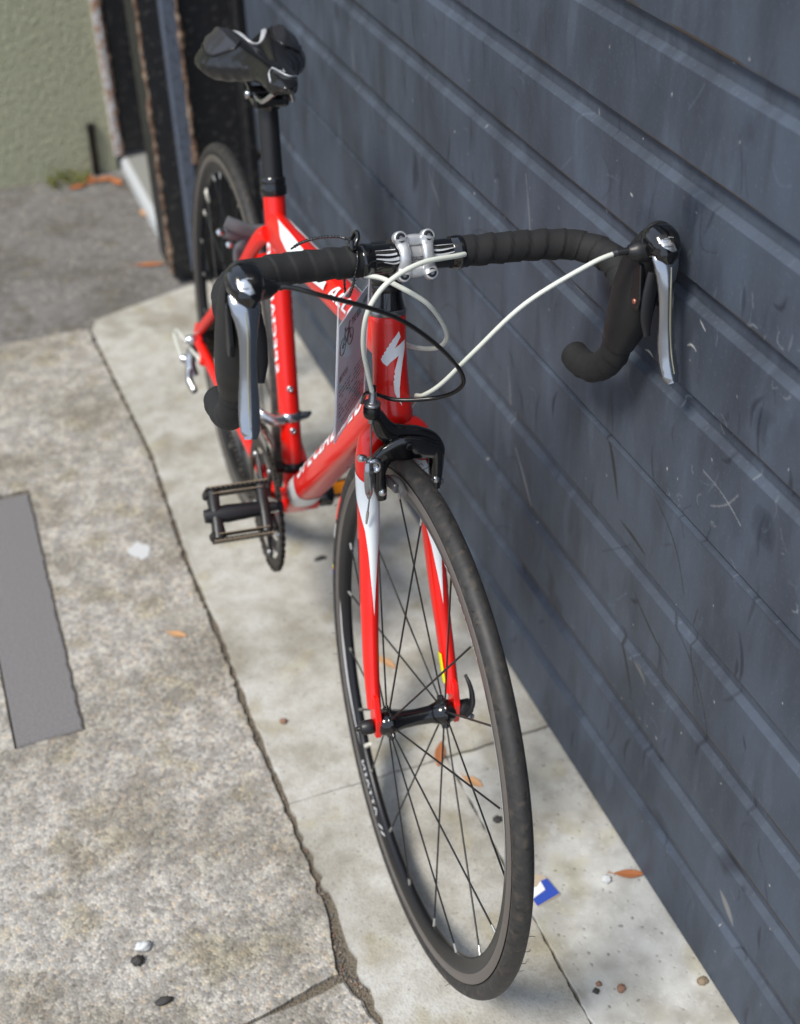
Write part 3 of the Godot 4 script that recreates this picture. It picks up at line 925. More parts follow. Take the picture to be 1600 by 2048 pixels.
func frame_parts() -> void:
	var f := group_node("frame", bike)
	var bb := Vector3(0, 0.2655, 0.4203)
	var su := Vector3(0, sin(1.2874), -cos(1.2874))
	var collar := bb + su * 0.475
	var st := S()
	lathe(st, A0, AU, [Vector2(0.0228, 0.3665), Vector2(0.0242, 0.369), Vector2(0.0238, 0.378), Vector2(0.0212, 0.40), Vector2(0.0198, 0.43), Vector2(0.0196, 0.465), Vector2(0.0203, 0.482), Vector2(0.0206, 0.4885), Vector2(0.0196, 0.4895)], 36)
	obj("head_tube", st, M.red, f)
	st = S()
	tube(st, [bb, collar], 0.0162, 0.0162, 24, Vector3.RIGHT)
	obj("seat_tube", st, M.red, f)
	# top tube, deep where it meets the seat tube
	var t0 := Vector3(0, 0.668, 0.300)
	var t1 := Vector3(0, 0.757, 0.822)
	st = S()
	tube(st, [t0, t0.lerp(t1, 0.1), t0.lerp(t1, 0.25), t0.lerp(t1, 0.5), t0.lerp(t1, 0.8), t1], [0.016, 0.018, 0.019, 0.0185, 0.018, 0.0175], [0.030, 0.026, 0.022, 0.021, 0.0205, 0.021], 24, Vector3.RIGHT, true, 2.4)
	obj("top_tube", st, M.red, f)
	var d0 := bb + Vector3(0, 0.004, 0.006)
	var d1 := Vector3(0, 0.700, 0.838)
	st = S()
	tube(st, [d0, d0.lerp(d1, 0.2), d0.lerp(d1, 0.5), d0.lerp(d1, 0.8), d1], [0.0235, 0.0235, 0.0225, 0.0205, 0.019], [0.0215, 0.0225, 0.0225, 0.022, 0.022], 24, Vector3.RIGHT, true, 2.9)
	obj("down_tube", st, M.red, f)
	st = S()
	lathe(st, bb, Vector3.RIGHT, [Vector2(0.0195, -0.034), Vector2(0.0205, -0.033), Vector2(0.0205, 0.033), Vector2(0.0195, 0.034)], 28)
	obj("bottom_bracket_shell", st, M.red, f)
	for s: float in [-1.0, 1.0]:
		st = S()
		tube(st, spline([Vector3(0.014 * s, 0.665, 0.302), Vector3(0.024 * s, 0.64, 0.276), Vector3(0.040 * s, 0.52, 0.172), Vector3(0.060 * s, 0.39, 0.045), Vector3(0.0665 * s, 0.352, 0.004)], 6), [0.0095, 0.009, 0.008, 0.0085], [0.013, 0.0105, 0.0085, 0.0085], 16, Vector3.RIGHT)
		obj("seat_stay", st, M.red, f)
		st = S()
		tube(st, spline([Vector3(0.028 * s, 0.268, 0.405), Vector3(0.034 * s, 0.272, 0.34), Vector3(0.046 * s, 0.292, 0.2), Vector3(0.060 * s, 0.318, 0.07), Vector3(0.0665 * s, 0.330, 0.008)], 6), [0.010, 0.0085, 0.0085, 0.0085], [0.013, 0.013, 0.0105, 0.009], 16, Vector3.RIGHT)
		obj("chain_stay", st, M.red, f)
		st = S()
		prism(st, PackedVector2Array([Vector2(-0.018, 0.324), Vector2(0.02, 0.318), Vector2(0.022, 0.336), Vector2(0.012, 0.36), Vector2(-0.008, 0.362), Vector2(-0.016, 0.345)]), Transform3D(Basis(Vector3.BACK, Vector3.UP, Vector3.LEFT), Vector3(0.0665 * s + 0.0035, 0, 0)), 0.007, 0.001)
		obj("dropout", st, M.red, f)
	st = S()
	tube(st, [Vector3(-0.03, 0.585, 0.222), Vector3(0, 0.589, 0.226), Vector3(0.03, 0.585, 0.222)], 0.008, 0.008, 12)
	obj("brake_bridge", st, M.red, f)
	st = S()
	tube(st, [Vector3(-0.0665, 0.322, 0.045), Vector3(-0.072, 0.318, 0.06)], 0.006, 0.006, 10)
	obj("cable_stop", st, M.red, f)
	# white band and lettering on the down tube
	var dn := (d1 - d0).normalized()
	var l := d0.distance_to(d1)
	st = S()
	tube(st, [d0.lerp(d1, 0.094), d0.lerp(d1, 0.14), d0.lerp(d1, 0.185)], 0.0243, 0.0233, 32, Vector3.RIGHT, false, 2.9)
	obj("white_band", st, M.white_paint, f)
	var rx := func(v: float) -> float: return lerps([0.0235, 0.0235, 0.0225, 0.0205, 0.019], v / l)
	var ry := func(v: float) -> float: return lerps([0.0215, 0.0225, 0.0225, 0.022, 0.022], v / l)
	var sq_map := func(p0: Vector3, t: Vector3, b: Vector3, ax: Callable, ay: Callable, sq: float, q: Vector2, proud: float) -> Vector3:
		var c := t.cross(b)
		var ca := cos(q.x)
		var sa := sin(q.x)
		return p0 + t * q.y + b * (ax.call(q.y) + proud) * signf(ca) * pow(absf(ca), 2.0 / sq) + c * (ay.call(q.y) + proud) * signf(sa) * pow(absf(sa), 2.0 / sq)
	for s: float in [-1.0, 1.0]:                                 # both flanks, high on the tube
		st = S()
		var tris := text_tris("SPECIALIZED", Rect2(0.14, 0, 0.40, 1), true, 0.25)
		var up_side := Vector3.RIGHT * s
		var c := dn.cross(up_side)
		var top := (Vector3.UP - dn * dn.y).normalized()
		var sgn := signf(c.dot(top))
		lay(st, tris, func(q: Vector2) -> Vector3: return sq_map.call(d0, dn, up_side, rx, ry, 2.9, Vector2(sgn * (0.12 + 1.12 * q.y), q.x if s < 0 else 0.68 - q.x), 0.0006), 0.12)
		obj("lettering", st, M.letter, f)
	# lettering up the right flank and the left flank of the seat tube
	for s: float in [-1.0, 1.0]:
		st = S()
		var tris := text_tris("SPECIALIZED", Rect2(0.205, 0, 0.20, 1), true, 0.25)
		var fm := side_map(bb, collar, Vector3.BACK, func(_v): return 0.0162, func(_v): return 0.0162, 0.0005)
		var ahead := su.cross(Vector3.BACK)
		var sg := signf(ahead.x) * s
		lay(st, tris, func(q: Vector2) -> Vector3: return fm.call(Vector2(sg * (1.5 - 0.55 * q.y), q.x)), 0.12)
		obj("lettering", st, M.letter, f)
	# white flash and lettering on the top tube
	var tn := (t1 - t0).normalized()
	var tl := t0.distance_to(t1)
	var tx_ := func(v: float) -> float: return lerps([0.016, 0.0185, 0.019, 0.0185, 0.018, 0.0175], v / tl)
	var ty_ := func(v: float) -> float: return lerps([0.030, 0.024, 0.0215, 0.021, 0.0205, 0.021], v / tl)
	for s: float in [-1.0, 1.0]:
		var side := Vector3.RIGHT * s
		var c := tn.cross(side)
		var sgn := signf(c.y)
		st = S()
		lay(st, poly_tris(PackedVector2Array([Vector2(0.045, 1.25), Vector2(0.10, 1.32), Vector2(0.24, 1.15), Vector2(0.325, 0.75), Vector2(0.325, 0.25), Vector2(0.24, 0.0), Vector2(0.16, 0.1), Vector2(0.10, 0.55), Vector2(0.07, 1.0)])), func(q: Vector2) -> Vector3: return sq_map.call(t0, tn, side, func(v): return tx_.call(v) + 0.0016, func(v): return ty_.call(v) + 0.0016, 2.4, Vector2(sgn * q.y, q.x), 0.0005), 0.03)
		obj("white_flash", st, M.white_paint, f)
		st = S()
		lay(st, text_tris("ALLEZ", Rect2(0.345, 0, 0.13, 1), true, 0.2), func(q: Vector2) -> Vector3: return sq_map.call(t0, tn, side, func(v): return tx_.call(v) + 0.0012, func(v): return ty_.call(v) + 0.0012, 2.4, Vector2(sgn * (0.2 + 0.95 * q.y), q.x if s < 0 else 0.82 - q.x), 0.0012), 0.1)
		obj("lettering", st, M.letter, f)
	# the slanting emblem on the head tube: u = metres to the rider's left round the front, v = along the axis
	var hr := func(v: float) -> float: return lerps([0.0240, 0.0212, 0.0198, 0.0196, 0.0204], (v - 0.372) / 0.117)
	var hm := func(q: Vector2) -> Vector3:
		q = Vector2(0.015 - (0.015 - q.x) * 1.25, 0.4735 - (0.4735 - q.y) * 1.17)
		var a := q.x / 0.0196
		return A0 + AU * q.y + (AN * cos(a) + Vector3.RIGHT * sin(a)) * (hr.call(q.y) + 0.0006)
	st = S()
	var up_ := PackedVector2Array([Vector2(0.0075, 0.4735), Vector2(0.0092, 0.4680), Vector2(0.0030, 0.4575), Vector2(0.0110, 0.4625), Vector2(0.0150, 0.4640), Vector2(0.0140, 0.4560), Vector2(0.0105, 0.4440), Vector2(0.0075, 0.4300), Vector2(0.0055, 0.4180), Vector2(0.0052, 0.4080), Vector2(0.0068, 0.4005), Vector2(0.0040, 0.4055), Vector2(0.0010, 0.4140), Vector2(0.0005, 0.4260), Vector2(0.0014, 0.4268), Vector2(0.0010, 0.4310), Vector2(0.0022, 0.4318), Vector2(0.0018, 0.4350), Vector2(0.0034, 0.4362), Vector2(0.0030, 0.4390), Vector2(0.0046, 0.4405), Vector2(0.0050, 0.4435), Vector2(0.0058, 0.4445), Vector2(0.0064, 0.4500), Vector2(-0.0010, 0.4445), Vector2(-0.0045, 0.4405), Vector2(-0.0085, 0.4440), Vector2(-0.0100, 0.4475), Vector2(-0.0084, 0.4490), Vector2(-0.0088, 0.4502), Vector2(-0.0066, 0.4522), Vector2(-0.0068, 0.4538), Vector2(-0.0044, 0.4560), Vector2(-0.0044, 0.4578), Vector2(-0.0020, 0.4600), Vector2(-0.0018, 0.4618), Vector2(0.0006, 0.4640), Vector2(0.0010, 0.4656), Vector2(0.0030, 0.4678)])
	lay(st, poly_tris(up_), hm, 0.003)
	obj("emblem", st, M.letter, f)
	# bottle bolts
	for v in [[0.442, 0.376], [0.378, 0.3935]]:
		var q: Vector3 = bb + su * ((v[0] - 0.2655) / su.y)
		var n := Vector3(0, cos(1.2874), sin(1.2874))
		st = S()
		lathe(st, q + n * 0.0155, n, [Vector2(0.0052, 0), Vector2(0.0052, 0.0025), Vector2(0.0042, 0.0042), Vector2(0.002, 0.0048), Vector2(0.0018, 0.003)], 16)
		obj("bottle_bolt", st, M.polish, f)
	st = S()
	lathe(st, collar, su, [Vector2(0.0175, -0.004), Vector2(0.0192, -0.002), Vector2(0.0192, 0.010), Vector2(0.0178, 0.012), Vector2(0.0185, 0.014), Vector2(0.0185, 0.020), Vector2(0.0168, 0.0225)], 28)
	obj("seat_collar", st, M.gloss_black, bike)
	st = S()
	tube(st, [collar, bb + su * 0.600, bb + su * 0.602], [0.0155, 0.0155, 0.0145], null, 28, Vector3.RIGHT)
	obj("seat_post", st, M.satin_black, bike)

func fork_parts() -> void:
	var f := group_node("fork", bike)
	var st := S()
	lathe(st, A0, AU, [Vector2(0.0215, 0.352), Vector2(0.0242, 0.358), Vector2(0.0242, 0.3645), Vector2(0.0225, 0.3655)], 36)
	tube(st, spline([Vector3(-0.036, 0.615, 0.868), Vector3(-0.0345, 0.638, 0.861), Vector3(-0.026, 0.659, 0.854), Vector3(-0.010, 0.667, 0.850), Vector3(0.010, 0.667, 0.850), Vector3(0.026, 0.659, 0.854), Vector3(0.0345, 0.638, 0.861), Vector3(0.036, 0.615, 0.868)], 5), [0.017, 0.0175, 0.019, 0.0195, 0.019, 0.0175, 0.017], [0.0125, 0.0135, 0.0155, 0.0165, 0.0155, 0.0135, 0.0125], 20, Vector3(0, 0.3, 1), false)
	obj("fork_crown", st, M.red, f)
	for s: float in [-1.0, 1.0]:
		var path := spline([Vector3(0.0355 * s, 0.630, 0.8635), Vector3(0.0375 * s, 0.585, 0.880), Vector3(0.0430 * s, 0.49, 0.914), Vector3(0.0485 * s, 0.40, 0.952), Vector3(0.0505 * s, 0.352, 0.9775)], 8)
		var wid := [0.0128, 0.0124, 0.0112, 0.0098, 0.0086]
		var dep := [0.0175, 0.0168, 0.0150, 0.0125, 0.0095]
		st = S()
		tube(st, path, wid, dep, 24, Vector3.RIGHT)
		obj("fork_blade", st, M.red, f)
		st = S()
		prism(st, PackedVector2Array([Vector2(0.966, 0.372), Vector2(0.984, 0.372), Vector2(0.9985, 0.347), Vector2(1.0, 0.322), Vector2(0.9935, 0.322), Vector2(0.992, 0.336), Vector2(0.987, 0.336), Vector2(0.983, 0.326), Vector2(0.977, 0.335)]), Transform3D(Basis(Vector3.BACK, Vector3.UP, Vector3.LEFT), Vector3(0.0505 * s + 0.004, 0, 0)), 0.008, 0.0012)
		obj("dropout", st, M.red, f)
		# painted flash: u = -1..1 across the front (outer to inner), v = 0..1 down the blade
		var total := 0.0
		for i in path.size() - 1: total += path[i].distance_to(path[i + 1])
		var fm := func(q: Vector2) -> Vector3:
			var x := clampf(q.y, 0, 0.9999) * (path.size() - 1)
			var i := int(x)
			var p: Vector3 = path[i].lerp(path[i + 1], x - i)
			var t: Vector3 = (path[i + 1] - path[i]).normalized()
			var b := (Vector3.RIGHT - t * t.x).normalized()
			var c := b.cross(t)                             # forward
			if c.z < 0: c = -c
			var a := q.x * 1.45
			var v := q.y
			return p + b * (lerps(wid, v) + 0.0010) * sin(a) * s * -1.0 + c * (lerps(dep, v) + 0.0010) * cos(a)
		st = S()
		lay(st, poly_tris(PackedVector2Array([Vector2(-1.25, 0.06), Vector2(-1.25, 0.20), Vector2(-0.85, 0.26), Vector2(-0.45, 0.33), Vector2(-0.25, 0.40), Vector2(-0.03, 0.52), Vector2(0.08, 0.58), Vector2(0.2, 0.50), Vector2(0.42, 0.40), Vector2(0.8, 0.30), Vector2(1.2, 0.24), Vector2(1.2, 0.0), Vector2(0.25, 0.0), Vector2(0.15, 0.05), Vector2(-0.25, 0.135), Vector2(-0.75, 0.105)])), fm, 0.06)
		obj("white_flash", st, M.white_paint, f)
		st = S()
		lay(st, poly_tris(PackedVector2Array([Vector2(-1.12, 0.36), Vector2(-1.02, 0.36), Vector2(-1.02, 0.55), Vector2(-1.12, 0.55)])), fm, 0.06)
		obj("dark_stripe", st, M.ink, f)
		if s > 0:
			st = S()
			lay(st, poly_tris(PackedVector2Array([Vector2(0.72, 0.755), Vector2(1.35, 0.745), Vector2(1.35, 0.90), Vector2(0.72, 0.915)])), fm, 0.05)
			var y := obj("sticker", st, M.yellow, f)
			y.set_meta("label", "yellow sticker on the fork blade nearer the door")

func wheel(front: bool) -> void:
	var w := group_node("front_wheel" if front else "rear_wheel", bike)
	w.position = Vector3(0, WR, WB if front else 0.0)
	var n := 128
	# a section in (x, radius) spun round the axle
	var spin := func(st: SurfaceTool, sec: Array, closed: bool, r_in: float, a0 := 0.0, a1 := TAU, steps := 128) -> void:
		var rings := []
		for i in steps + 1:
			var a := lerpf(a0, a1, float(i) / steps)
			var r := PackedVector3Array()
			for q in sec: r.append(Vector3(q.x, (r_in + q.y) * sin(a), (r_in + q.y) * cos(a)))
			rings.append(r)
		loft(st, rings, false, false, closed)
	var sec := []
	for i in 22:
		var a := TAU * i / 22 + PI * 0.5
		sec.append(Vector2(0.0113 * cos(a), 0.0113 * sin(a)))
	var st := S()
	spin.call(st, sec, true, 0.3227)
	rng.seed = 5 if front else 6
	for i in 26:                                          # moulding whiskers left on new rubber
		var a := rng.randf() * TAU
		var e: float = [-1.0, 1.0][i % 2] * 1.0
		var d := Vector3(0, sin(a), cos(a))
		var p := d * 0.3290 + Vector3(0.0090 * e, 0, 0)
		tube(st, [p, p + Vector3(0.004 * e, 0, 0) + d * 0.001, p + Vector3(0.0065 * e, 0, 0) + d * rng.randf_range(-0.002, 0.003)], 0.00035, 0.00035, 5)
	obj("tyre", st, M.tyre, w)
	# rim: brake tracks apart from the black body
	st = S()
	spin.call(st, [Vector2(0.0093, 0.3135), Vector2(0.0093, 0.3015), Vector2(0.0086, 0.2990), Vector2(0.0062, 0.2895), Vector2(0.0042, 0.2862), Vector2(0.0, 0.2850), Vector2(-0.0042, 0.2862), Vector2(-0.0062, 0.2895), Vector2(-0.0086, 0.2990), Vector2(-0.0093, 0.3015), Vector2(-0.0093, 0.3135)].map(func(q): return q), false, 0.0)
	obj("rim", st, M.rim, w)
	for s: float in [-1.0, 1.0]:
		st = S()
		var t := [Vector2(0.0093, 0.3143), Vector2(0.0098, 0.3138), Vector2(0.0098, 0.3030), Vector2(0.0090, 0.3022)]
		if s < 0:
			t.reverse()
			for i in t.size(): t[i].x = -t[i].x
		spin.call(st, t, false, 0.0)
		obj("brake_track", st, M.track, w)
	# printed marks on the flanks of the rim
	var rim_map := func(s: float, q: Vector2) -> Vector3:     # q.x degrees, q.y 0 (inner) .. 1 (outer)
		var r := lerpf(0.2898, 0.2988, q.y)
		var x := lerpf(0.00635, 0.00855, q.y) + 0.0005
		var a := deg_to_rad(q.x)
		return Vector3(x * s, r * sin(a), r * cos(a))
	if front:
		for k in 2:
			var off := k * 180.0
			st = S()
			var swoosh := PackedVector2Array([Vector2(-171, 0.95), Vector2(-160, 0.98), Vector2(-146, 0.9), Vector2(-134, 0.45), Vector2(-128, 0.05), Vector2(-136, 0.12), Vector2(-146, 0.25), Vector2(-156, 0.3), Vector2(-160, 0.5), Vector2(-166, 0.55)])
			lay(st, poly_tris(swoosh), func(q: Vector2) -> Vector3: return rim_map.call(-1.0, q + Vector2(off, 0)), 3.0)
			obj("rim_print", st, M.silver_decal, w)
			st = S()
			lay(st, text_tris("ATTAIN", Rect2(-124, 0.12, 16, 0.76), true, 0.0), func(q: Vector2) -> Vector3: return rim_map.call(-1.0, Vector2(-232 - q.x + off, 1.0 - q.y)), 1.5)
			for b in [0.0, 2.1]:
				lay(st, poly_tris(PackedVector2Array([Vector2(-106.2 + b, 0.9), Vector2(-105.2 + b, 0.9), Vector2(-103.2 + b, 0.1), Vector2(-104.2 + b, 0.1)])), func(q: Vector2) -> Vector3: return rim_map.call(-1.0, q + Vector2(off, 0)), 1.5)
			obj("rim_print", st, M.silver_decal, w)
		var tyre_map := func(q: Vector2) -> Vector3:          # q.x degrees round the wheel, q.y degrees round the tyre's flank
			var a := deg_to_rad(q.x)
			var b := deg_to_rad(q.y)
			var r := 0.3227 + 0.01165 * sin(b)
			return Vector3(-0.01165 * cos(b), r * sin(a), r * cos(a))
		for m in [[157.0, 166.0, M.label_red], [167.5, 172.5, M.silver_decal], [181.6, 182.3, M.yellow], [182.4, 183.0, M.label_red], [183.1, 184.2, M.label_blue]]:
			st = S()
			lay(st, poly_tris(PackedVector2Array([Vector2(m[0], -8), Vector2(m[1], -8), Vector2(m[1], 24), Vector2(m[0], 24)])), tyre_map, 5.0)
			obj("tyre_label", st, m[2], w)
	# hub
	st = S()
	var fl := 0.034 if front else 0.030
	if front:
		lathe(st, Vector3.ZERO, Vector3.RIGHT, [Vector2(0.0085, -0.0495), Vector2(0.0105, -0.0485), Vector2(0.0135, -0.046), Vector2(0.0148, -0.040), Vector2(0.0150, -0.0375), Vector2(0.0180, -0.0365), Vector2(0.0182, -0.0335), Vector2(0.0165, -0.0325), Vector2(0.0135, -0.026), Vector2(0.0112, -0.018), Vector2(0.0104, 0.0), Vector2(0.0112, 0.018), Vector2(0.0135, 0.026), Vector2(0.0165, 0.0325), Vector2(0.0182, 0.0335), Vector2(0.0180, 0.0365), Vector2(0.0150, 0.0375), Vector2(0.0148, 0.040), Vector2(0.0135, 0.046), Vector2(0.0105, 0.0485), Vector2(0.0085, 0.0495)], 32)
	else:
		lathe(st, Vector3.ZERO, Vector3.RIGHT, [Vector2(0.009, -0.0645), Vector2(0.011, -0.060), Vector2(0.012, -0.022), Vector2(0.024, -0.0205), Vector2(0.024, -0.0175), Vector2(0.014, -0.012), Vector2(0.012, 0.02), Vector2(0.015, 0.030), Vector2(0.022, 0.0315), Vector2(0.022, 0.0345), Vector2(0.014, 0.038), Vector2(0.011, 0.060), Vector2(0.009, 0.0645)], 28)
	var count := 20 if front else 24
	for k in count:                                       # a small boss for every spoke
		var a := deg_to_rad(-12.0 + 360.0 / count * k)
		var s := -1.0 if k % 2 == 0 else 1.0
		var d := Vector3(0, sin(a), cos(a))
		if front: tube(st, [d * 0.0165 + Vector3(s * 0.035, 0, 0), d * 0.0212 + Vector3(s * 0.0348, 0, 0)], [0.0034, 0.0024], null, 8)
	obj("hub", st, M.gloss_black if front else M.satin_black, w)
	# spokes and nipples, one mesh each for the two flanges
	for s: float in [-1.0, 1.0]:
		var e := Vector3(0.0008 * s, 0, 0.2865)
		var b := Vector3((0.0348 if front else (0.019 if s < 0 else 0.033)) * s, 0, 0.0185)
		if not front: b = Vector3(b.x, 0.020, 0.006)
		var sp := S()
		tube(sp, [b, b.lerp(e, 0.05), b.lerp(e, 0.5), b.lerp(e, 0.965)], 0.0014, 0.0011, 6, Vector3(0, 1, 0))
		var spm := done(sp)
		var np := S()
		tube(np, [b.lerp(e, 0.955), b.lerp(e, 0.99), b.lerp(e, 1.01)], [0.0016, 0.0019, 0.0024], null, 8)
		var npm := done(np)
		for k in count:
			if (k % 2 == 0) != (s < 0): continue
			var a := deg_to_rad(-12.0 + 360.0 / count * k)
			for q in [["spoke", spm, M.spoke], ["nipple", npm, M.nipple]]:
				var o := obj(q[0], q[1], q[2], w)
				o.rotation.x = -a
				if not front and (k / 2) % 2 == 0: o.scale = Vector3(1, -1, 1); o.rotation.x = -a
	# valve
	st = S()
	var va := deg_to_rad(-127.5 if front else 140.0)
	var vd := Vector3(0, sin(va), cos(va))
	tube(st, [vd * 0.287, vd * 0.272, vd * 0.271, vd * 0.262], [0.0036, 0.0036, 0.0030, 0.0026], null, 12)
	obj("valve_stem", st, mat(rgb(206, 204, 190), 0.5), w)
	# quick release
	var q := group_node("front_quick_release" if front else "rear_quick_release", bike)
	q.position = w.position
	var hw := 0.0545 if front else 0.071
	st = S()
	lathe(st, Vector3.ZERO, Vector3.LEFT, [Vector2(0.0025, hw - 0.004), Vector2(0.0062, hw), Vector2(0.0088, hw + 0.001), Vector2(0.0092, hw + 0.006), Vector2(0.0082, hw + 0.016), Vector2(0.0062, hw + 0.0175), Vector2(0.003, hw + 0.018), Vector2(0.003, hw + 0.022)], 20)
	obj("skewer_nut", st, M.satin_black if front else M.polish, q)
	st = S()
	lathe(st, Vector3.ZERO, Vector3.RIGHT, [Vector2(0.0025, hw - 0.004), Vector2(0.0095, hw), Vector2(0.0105, hw + 0.002), Vector2(0.0105, hw + 0.015), Vector2(0.008, hw + 0.018)], 20)
	obj("skewer_head", st, M.satin_black if front else M.polish, q)
	st = S()
	var lv := [Vector3(hw + 0.008, -0.004, 0.006), Vector3(hw + 0.014, 0.010, 0.008), Vector3(hw + 0.0155, 0.022, 0.004), Vector3(hw + 0.014, 0.034, -0.003), Vector3(hw + 0.011, 0.043, -0.013)]
	tube(st, spline(lv, 5), [0.0085, 0.0075, 0.0055, 0.0042, 0.0028], [0.0045, 0.004, 0.0034, 0.0028, 0.002], 12, Vector3(0, 0.4, 1))
	obj("lever", st, M.satin_black if front else M.polish, q)
	if front:
		st = S()
		lathe(st, Vector3(hw + 0.012, -0.005, 0.012), Vector3(0.55, 0.1, 0.83), [Vector2(0.0046, -0.006), Vector2(0.0046, 0.0035), Vector2(0.0026, 0.0035), Vector2(0.0024, 0.001)], 14)
		obj("pivot_pin", st, M.steel, q)

func bar_path(s: float) -> Array:
	var x := 0.205 if s < 0 else 0.215                    # the bar sits a touch off centre
	return [Vector3(0.05 * s, 0.89, 0.87), Vector3(0.10 * s, 0.89, 0.87), Vector3((x - 0.060) * s, 0.8895, 0.8715), Vector3((x - 0.026) * s, 0.888, 0.879), Vector3((x - 0.006) * s, 0.886, 0.900), Vector3((x - 0.0005) * s, 0.882, 0.926), Vector3(x * s, 0.866, 0.949), Vector3(x * s, 0.838, 0.957), Vector3(x * s, 0.806, 0.952), Vector3(x * s, 0.774, 0.936), Vector3(x * s, 0.750, 0.908), Vector3(x * s, 0.740, 0.880), Vector3(x * s, 0.7385, 0.857)]

func cockpit() -> void:
	var c := Vector3(0, 0.89, 0.87)
	var h := group_node("handlebar", bike)
	var st := S()
	tube(st, [Vector3(-0.06, c.y, c.z), Vector3(-0.045, c.y, c.z), Vector3(0.045, c.y, c.z), Vector3(0.06, c.y, c.z)], [0.0150, 0.0159, 0.0159, 0.0150], null, 32, Vector3.UP)
	obj("bar", st, M.gloss_black, h)
	# tape: each turn overlaps the one before
	for s: float in [-1.0, 1.0]:
		st = S()
		var pitch := 0.0205
		tube(st, spline(bar_path(s), 26), 0.0156, 0.0156, 28, Vector3.UP, true, 2.0, func(gone: float, f: float) -> float: return 1.0 + 0.095 * fposmod(gone / pitch + (f if s > 0 else -f), 1.0) + 0.02 * sin(gone * 210.0 + f * 6.0))
		obj("bar_tape", st, M.tape, h)
		st = S()
		lathe(st, Vector3(0.0425 * s, c.y, c.z), Vector3.RIGHT * s, [Vector2(0.0162, 0), Vector2(0.0170, 0.0008), Vector2(0.0171, 0.0060), Vector2(0.0176, 0.0066), Vector2(0.0176, 0.0128), Vector2(0.0170, 0.0136)], 32)
		obj("finishing_tape", st, M.gloss_black, h)
		st = S()
		var ep: Vector3 = bar_path(s)[-1]
		lathe(st, ep, Vector3(0, -0.05, -1), [Vector2(0.0150, -0.002), Vector2(0.0150, 0.002), Vector2(0.012, 0.0035)], 24)
		obj("bar_plug", st, M.black, h)
		# printed waves: u = x, v = angle from the front of the bar, up positive
		var bm := func(q: Vector2) -> Vector3:
			var a := 0.38 + q.y
			return Vector3(q.x * s, c.y + 0.01632 * sin(a), c.z + 0.01632 * cos(a))
		st = S()
		for wv in [[0.64, 0.055, 0.0, 0.021, 0.043], [0.36, 0.14, 0.07, 0.020, 0.043], [0.08, 0.20, 0.11, 0.018, 0.043], [-0.17, 0.12, 0.12, 0.018, 0.035]]:
			var up_e := []
			var lo_e := []
			for i in 14:
				var f := i / 13.0
				var x := lerpf(wv[3], wv[4], f)
				var mid_: float = wv[0] - wv[2] * sin(f * PI * 1.1 + 0.3) * (1.0 - f * 0.4)
				var half: float = wv[1] * 0.5 * (1.0 - 0.75 * pow(f, 1.5))
				up_e.append(Vector2(x, mid_ + half))
				lo_e.append(Vector2(x, mid_ - half))
			lo_e.reverse()
			lay(st, poly_tris(PackedVector2Array(up_e + lo_e)), bm, 0.006)
		obj("wave_print", st, M.silver_decal, h)
	# stem: spacers, body, face plate with four bolts
	var m := group_node("stem", bike)
	st = S()
	lathe(st, A0, AU, [Vector2(0.0200, 0.4895), Vector2(0.0208, 0.4905), Vector2(0.0208, 0.4955), Vector2(0.0190, 0.4965)], 32)
	obj("headset_cup", st, M.steel, m)
	st = S()
	lathe(st, A0, AU, [Vector2(0.0198, 0.4967), Vector2(0.0192, 0.499), Vector2(0.0174, 0.508), Vector2(0.0168, 0.5145), Vector2(0.0168, 0.516)], 32)
	obj("cone_spacer", st, M.gloss_black, m)
	for k in 2:
		st = S()
		lathe(st, A0, AU, [Vector2(0.0164, 0.5163 + 0.0082 * k), Vector2(0.0170, 0.5168 + 0.0082 * k), Vector2(0.0170, 0.5238 + 0.0082 * k), Vector2(0.0164, 0.5243 + 0.0082 * k)], 32)
		obj("spacer", st, M.black, m)
	var root := head(0.549)
	var d := (c - root).normalized()
	var up := d.cross(Vector3.RIGHT)
	if up.y < 0: up = -up
	st = S()
	lathe(st, A0, AU, [Vector2(0.0172, 0.533), Vector2(0.0182, 0.535), Vector2(0.0182, 0.566), Vector2(0.0174, 0.568), Vector2(0.016, 0.5692), Vector2(0.006, 0.570)], 32)
	tube(st, [root, root.lerp(c, 0.3), root.lerp(c, 0.72), c - d * 0.012], [0.0165, 0.0155, 0.0160, 0.0215], [0.0190, 0.0170, 0.0170, 0.0205], 28, Vector3.RIGHT, true, 2.5)
	tube(st, [c + Vector3(-0.0215, 0, 0) - d * 0.004, c + Vector3(0.0215, 0, 0) - d * 0.004], 0.0195, 0.0195, 28, up)
	obj("stem_body", st, M.black, m)
	# face plate
	st = S()
	var rails := func(x0: float, x1: float) -> Array:
		var out := []
		for i in 15:
			var v := lerpf(-1, 1, i / 14.0)
			var a := v * 0.95
			var p := c + d * (0.0200 * cos(a)) + up * (0.0200 * sin(a))
			if absf(v) > 0.72: p += up * signf(v) * (absf(v) - 0.72) * 0.010 + d * (absf(v) - 0.72) * 0.020
			out.append(p + Vector3.RIGHT * lerpf(x0, x1, pow(absf(v), 2.2)))
		return out
	for s: float in [-1.0, 1.0]:
		tube(st, rails.call(0.0125 * s, 0.0150 * s), [0.0076, 0.0070, 0.0060, 0.0058, 0.0060, 0.0070, 0.0076], [0.0040, 0.0034, 0.0034, 0.0034, 0.0034, 0.0034, 0.0040], 14, Vector3.RIGHT, true, 2.6)
		for e: float in [-1.0, 1.0]:
			var p := c + Vector3(0.0150 * s, 0, 0) + up * 0.0186 * e + d * 0.0115
			lathe(st, p, d, [Vector2(0.0066, -0.004), Vector2(0.0074, -0.002), Vector2(0.0074, 0.0055), Vector2(0.0066, 0.0072), Vector2(0.0050, 0.0072), Vector2(0.0048, 0.0060)], 24)
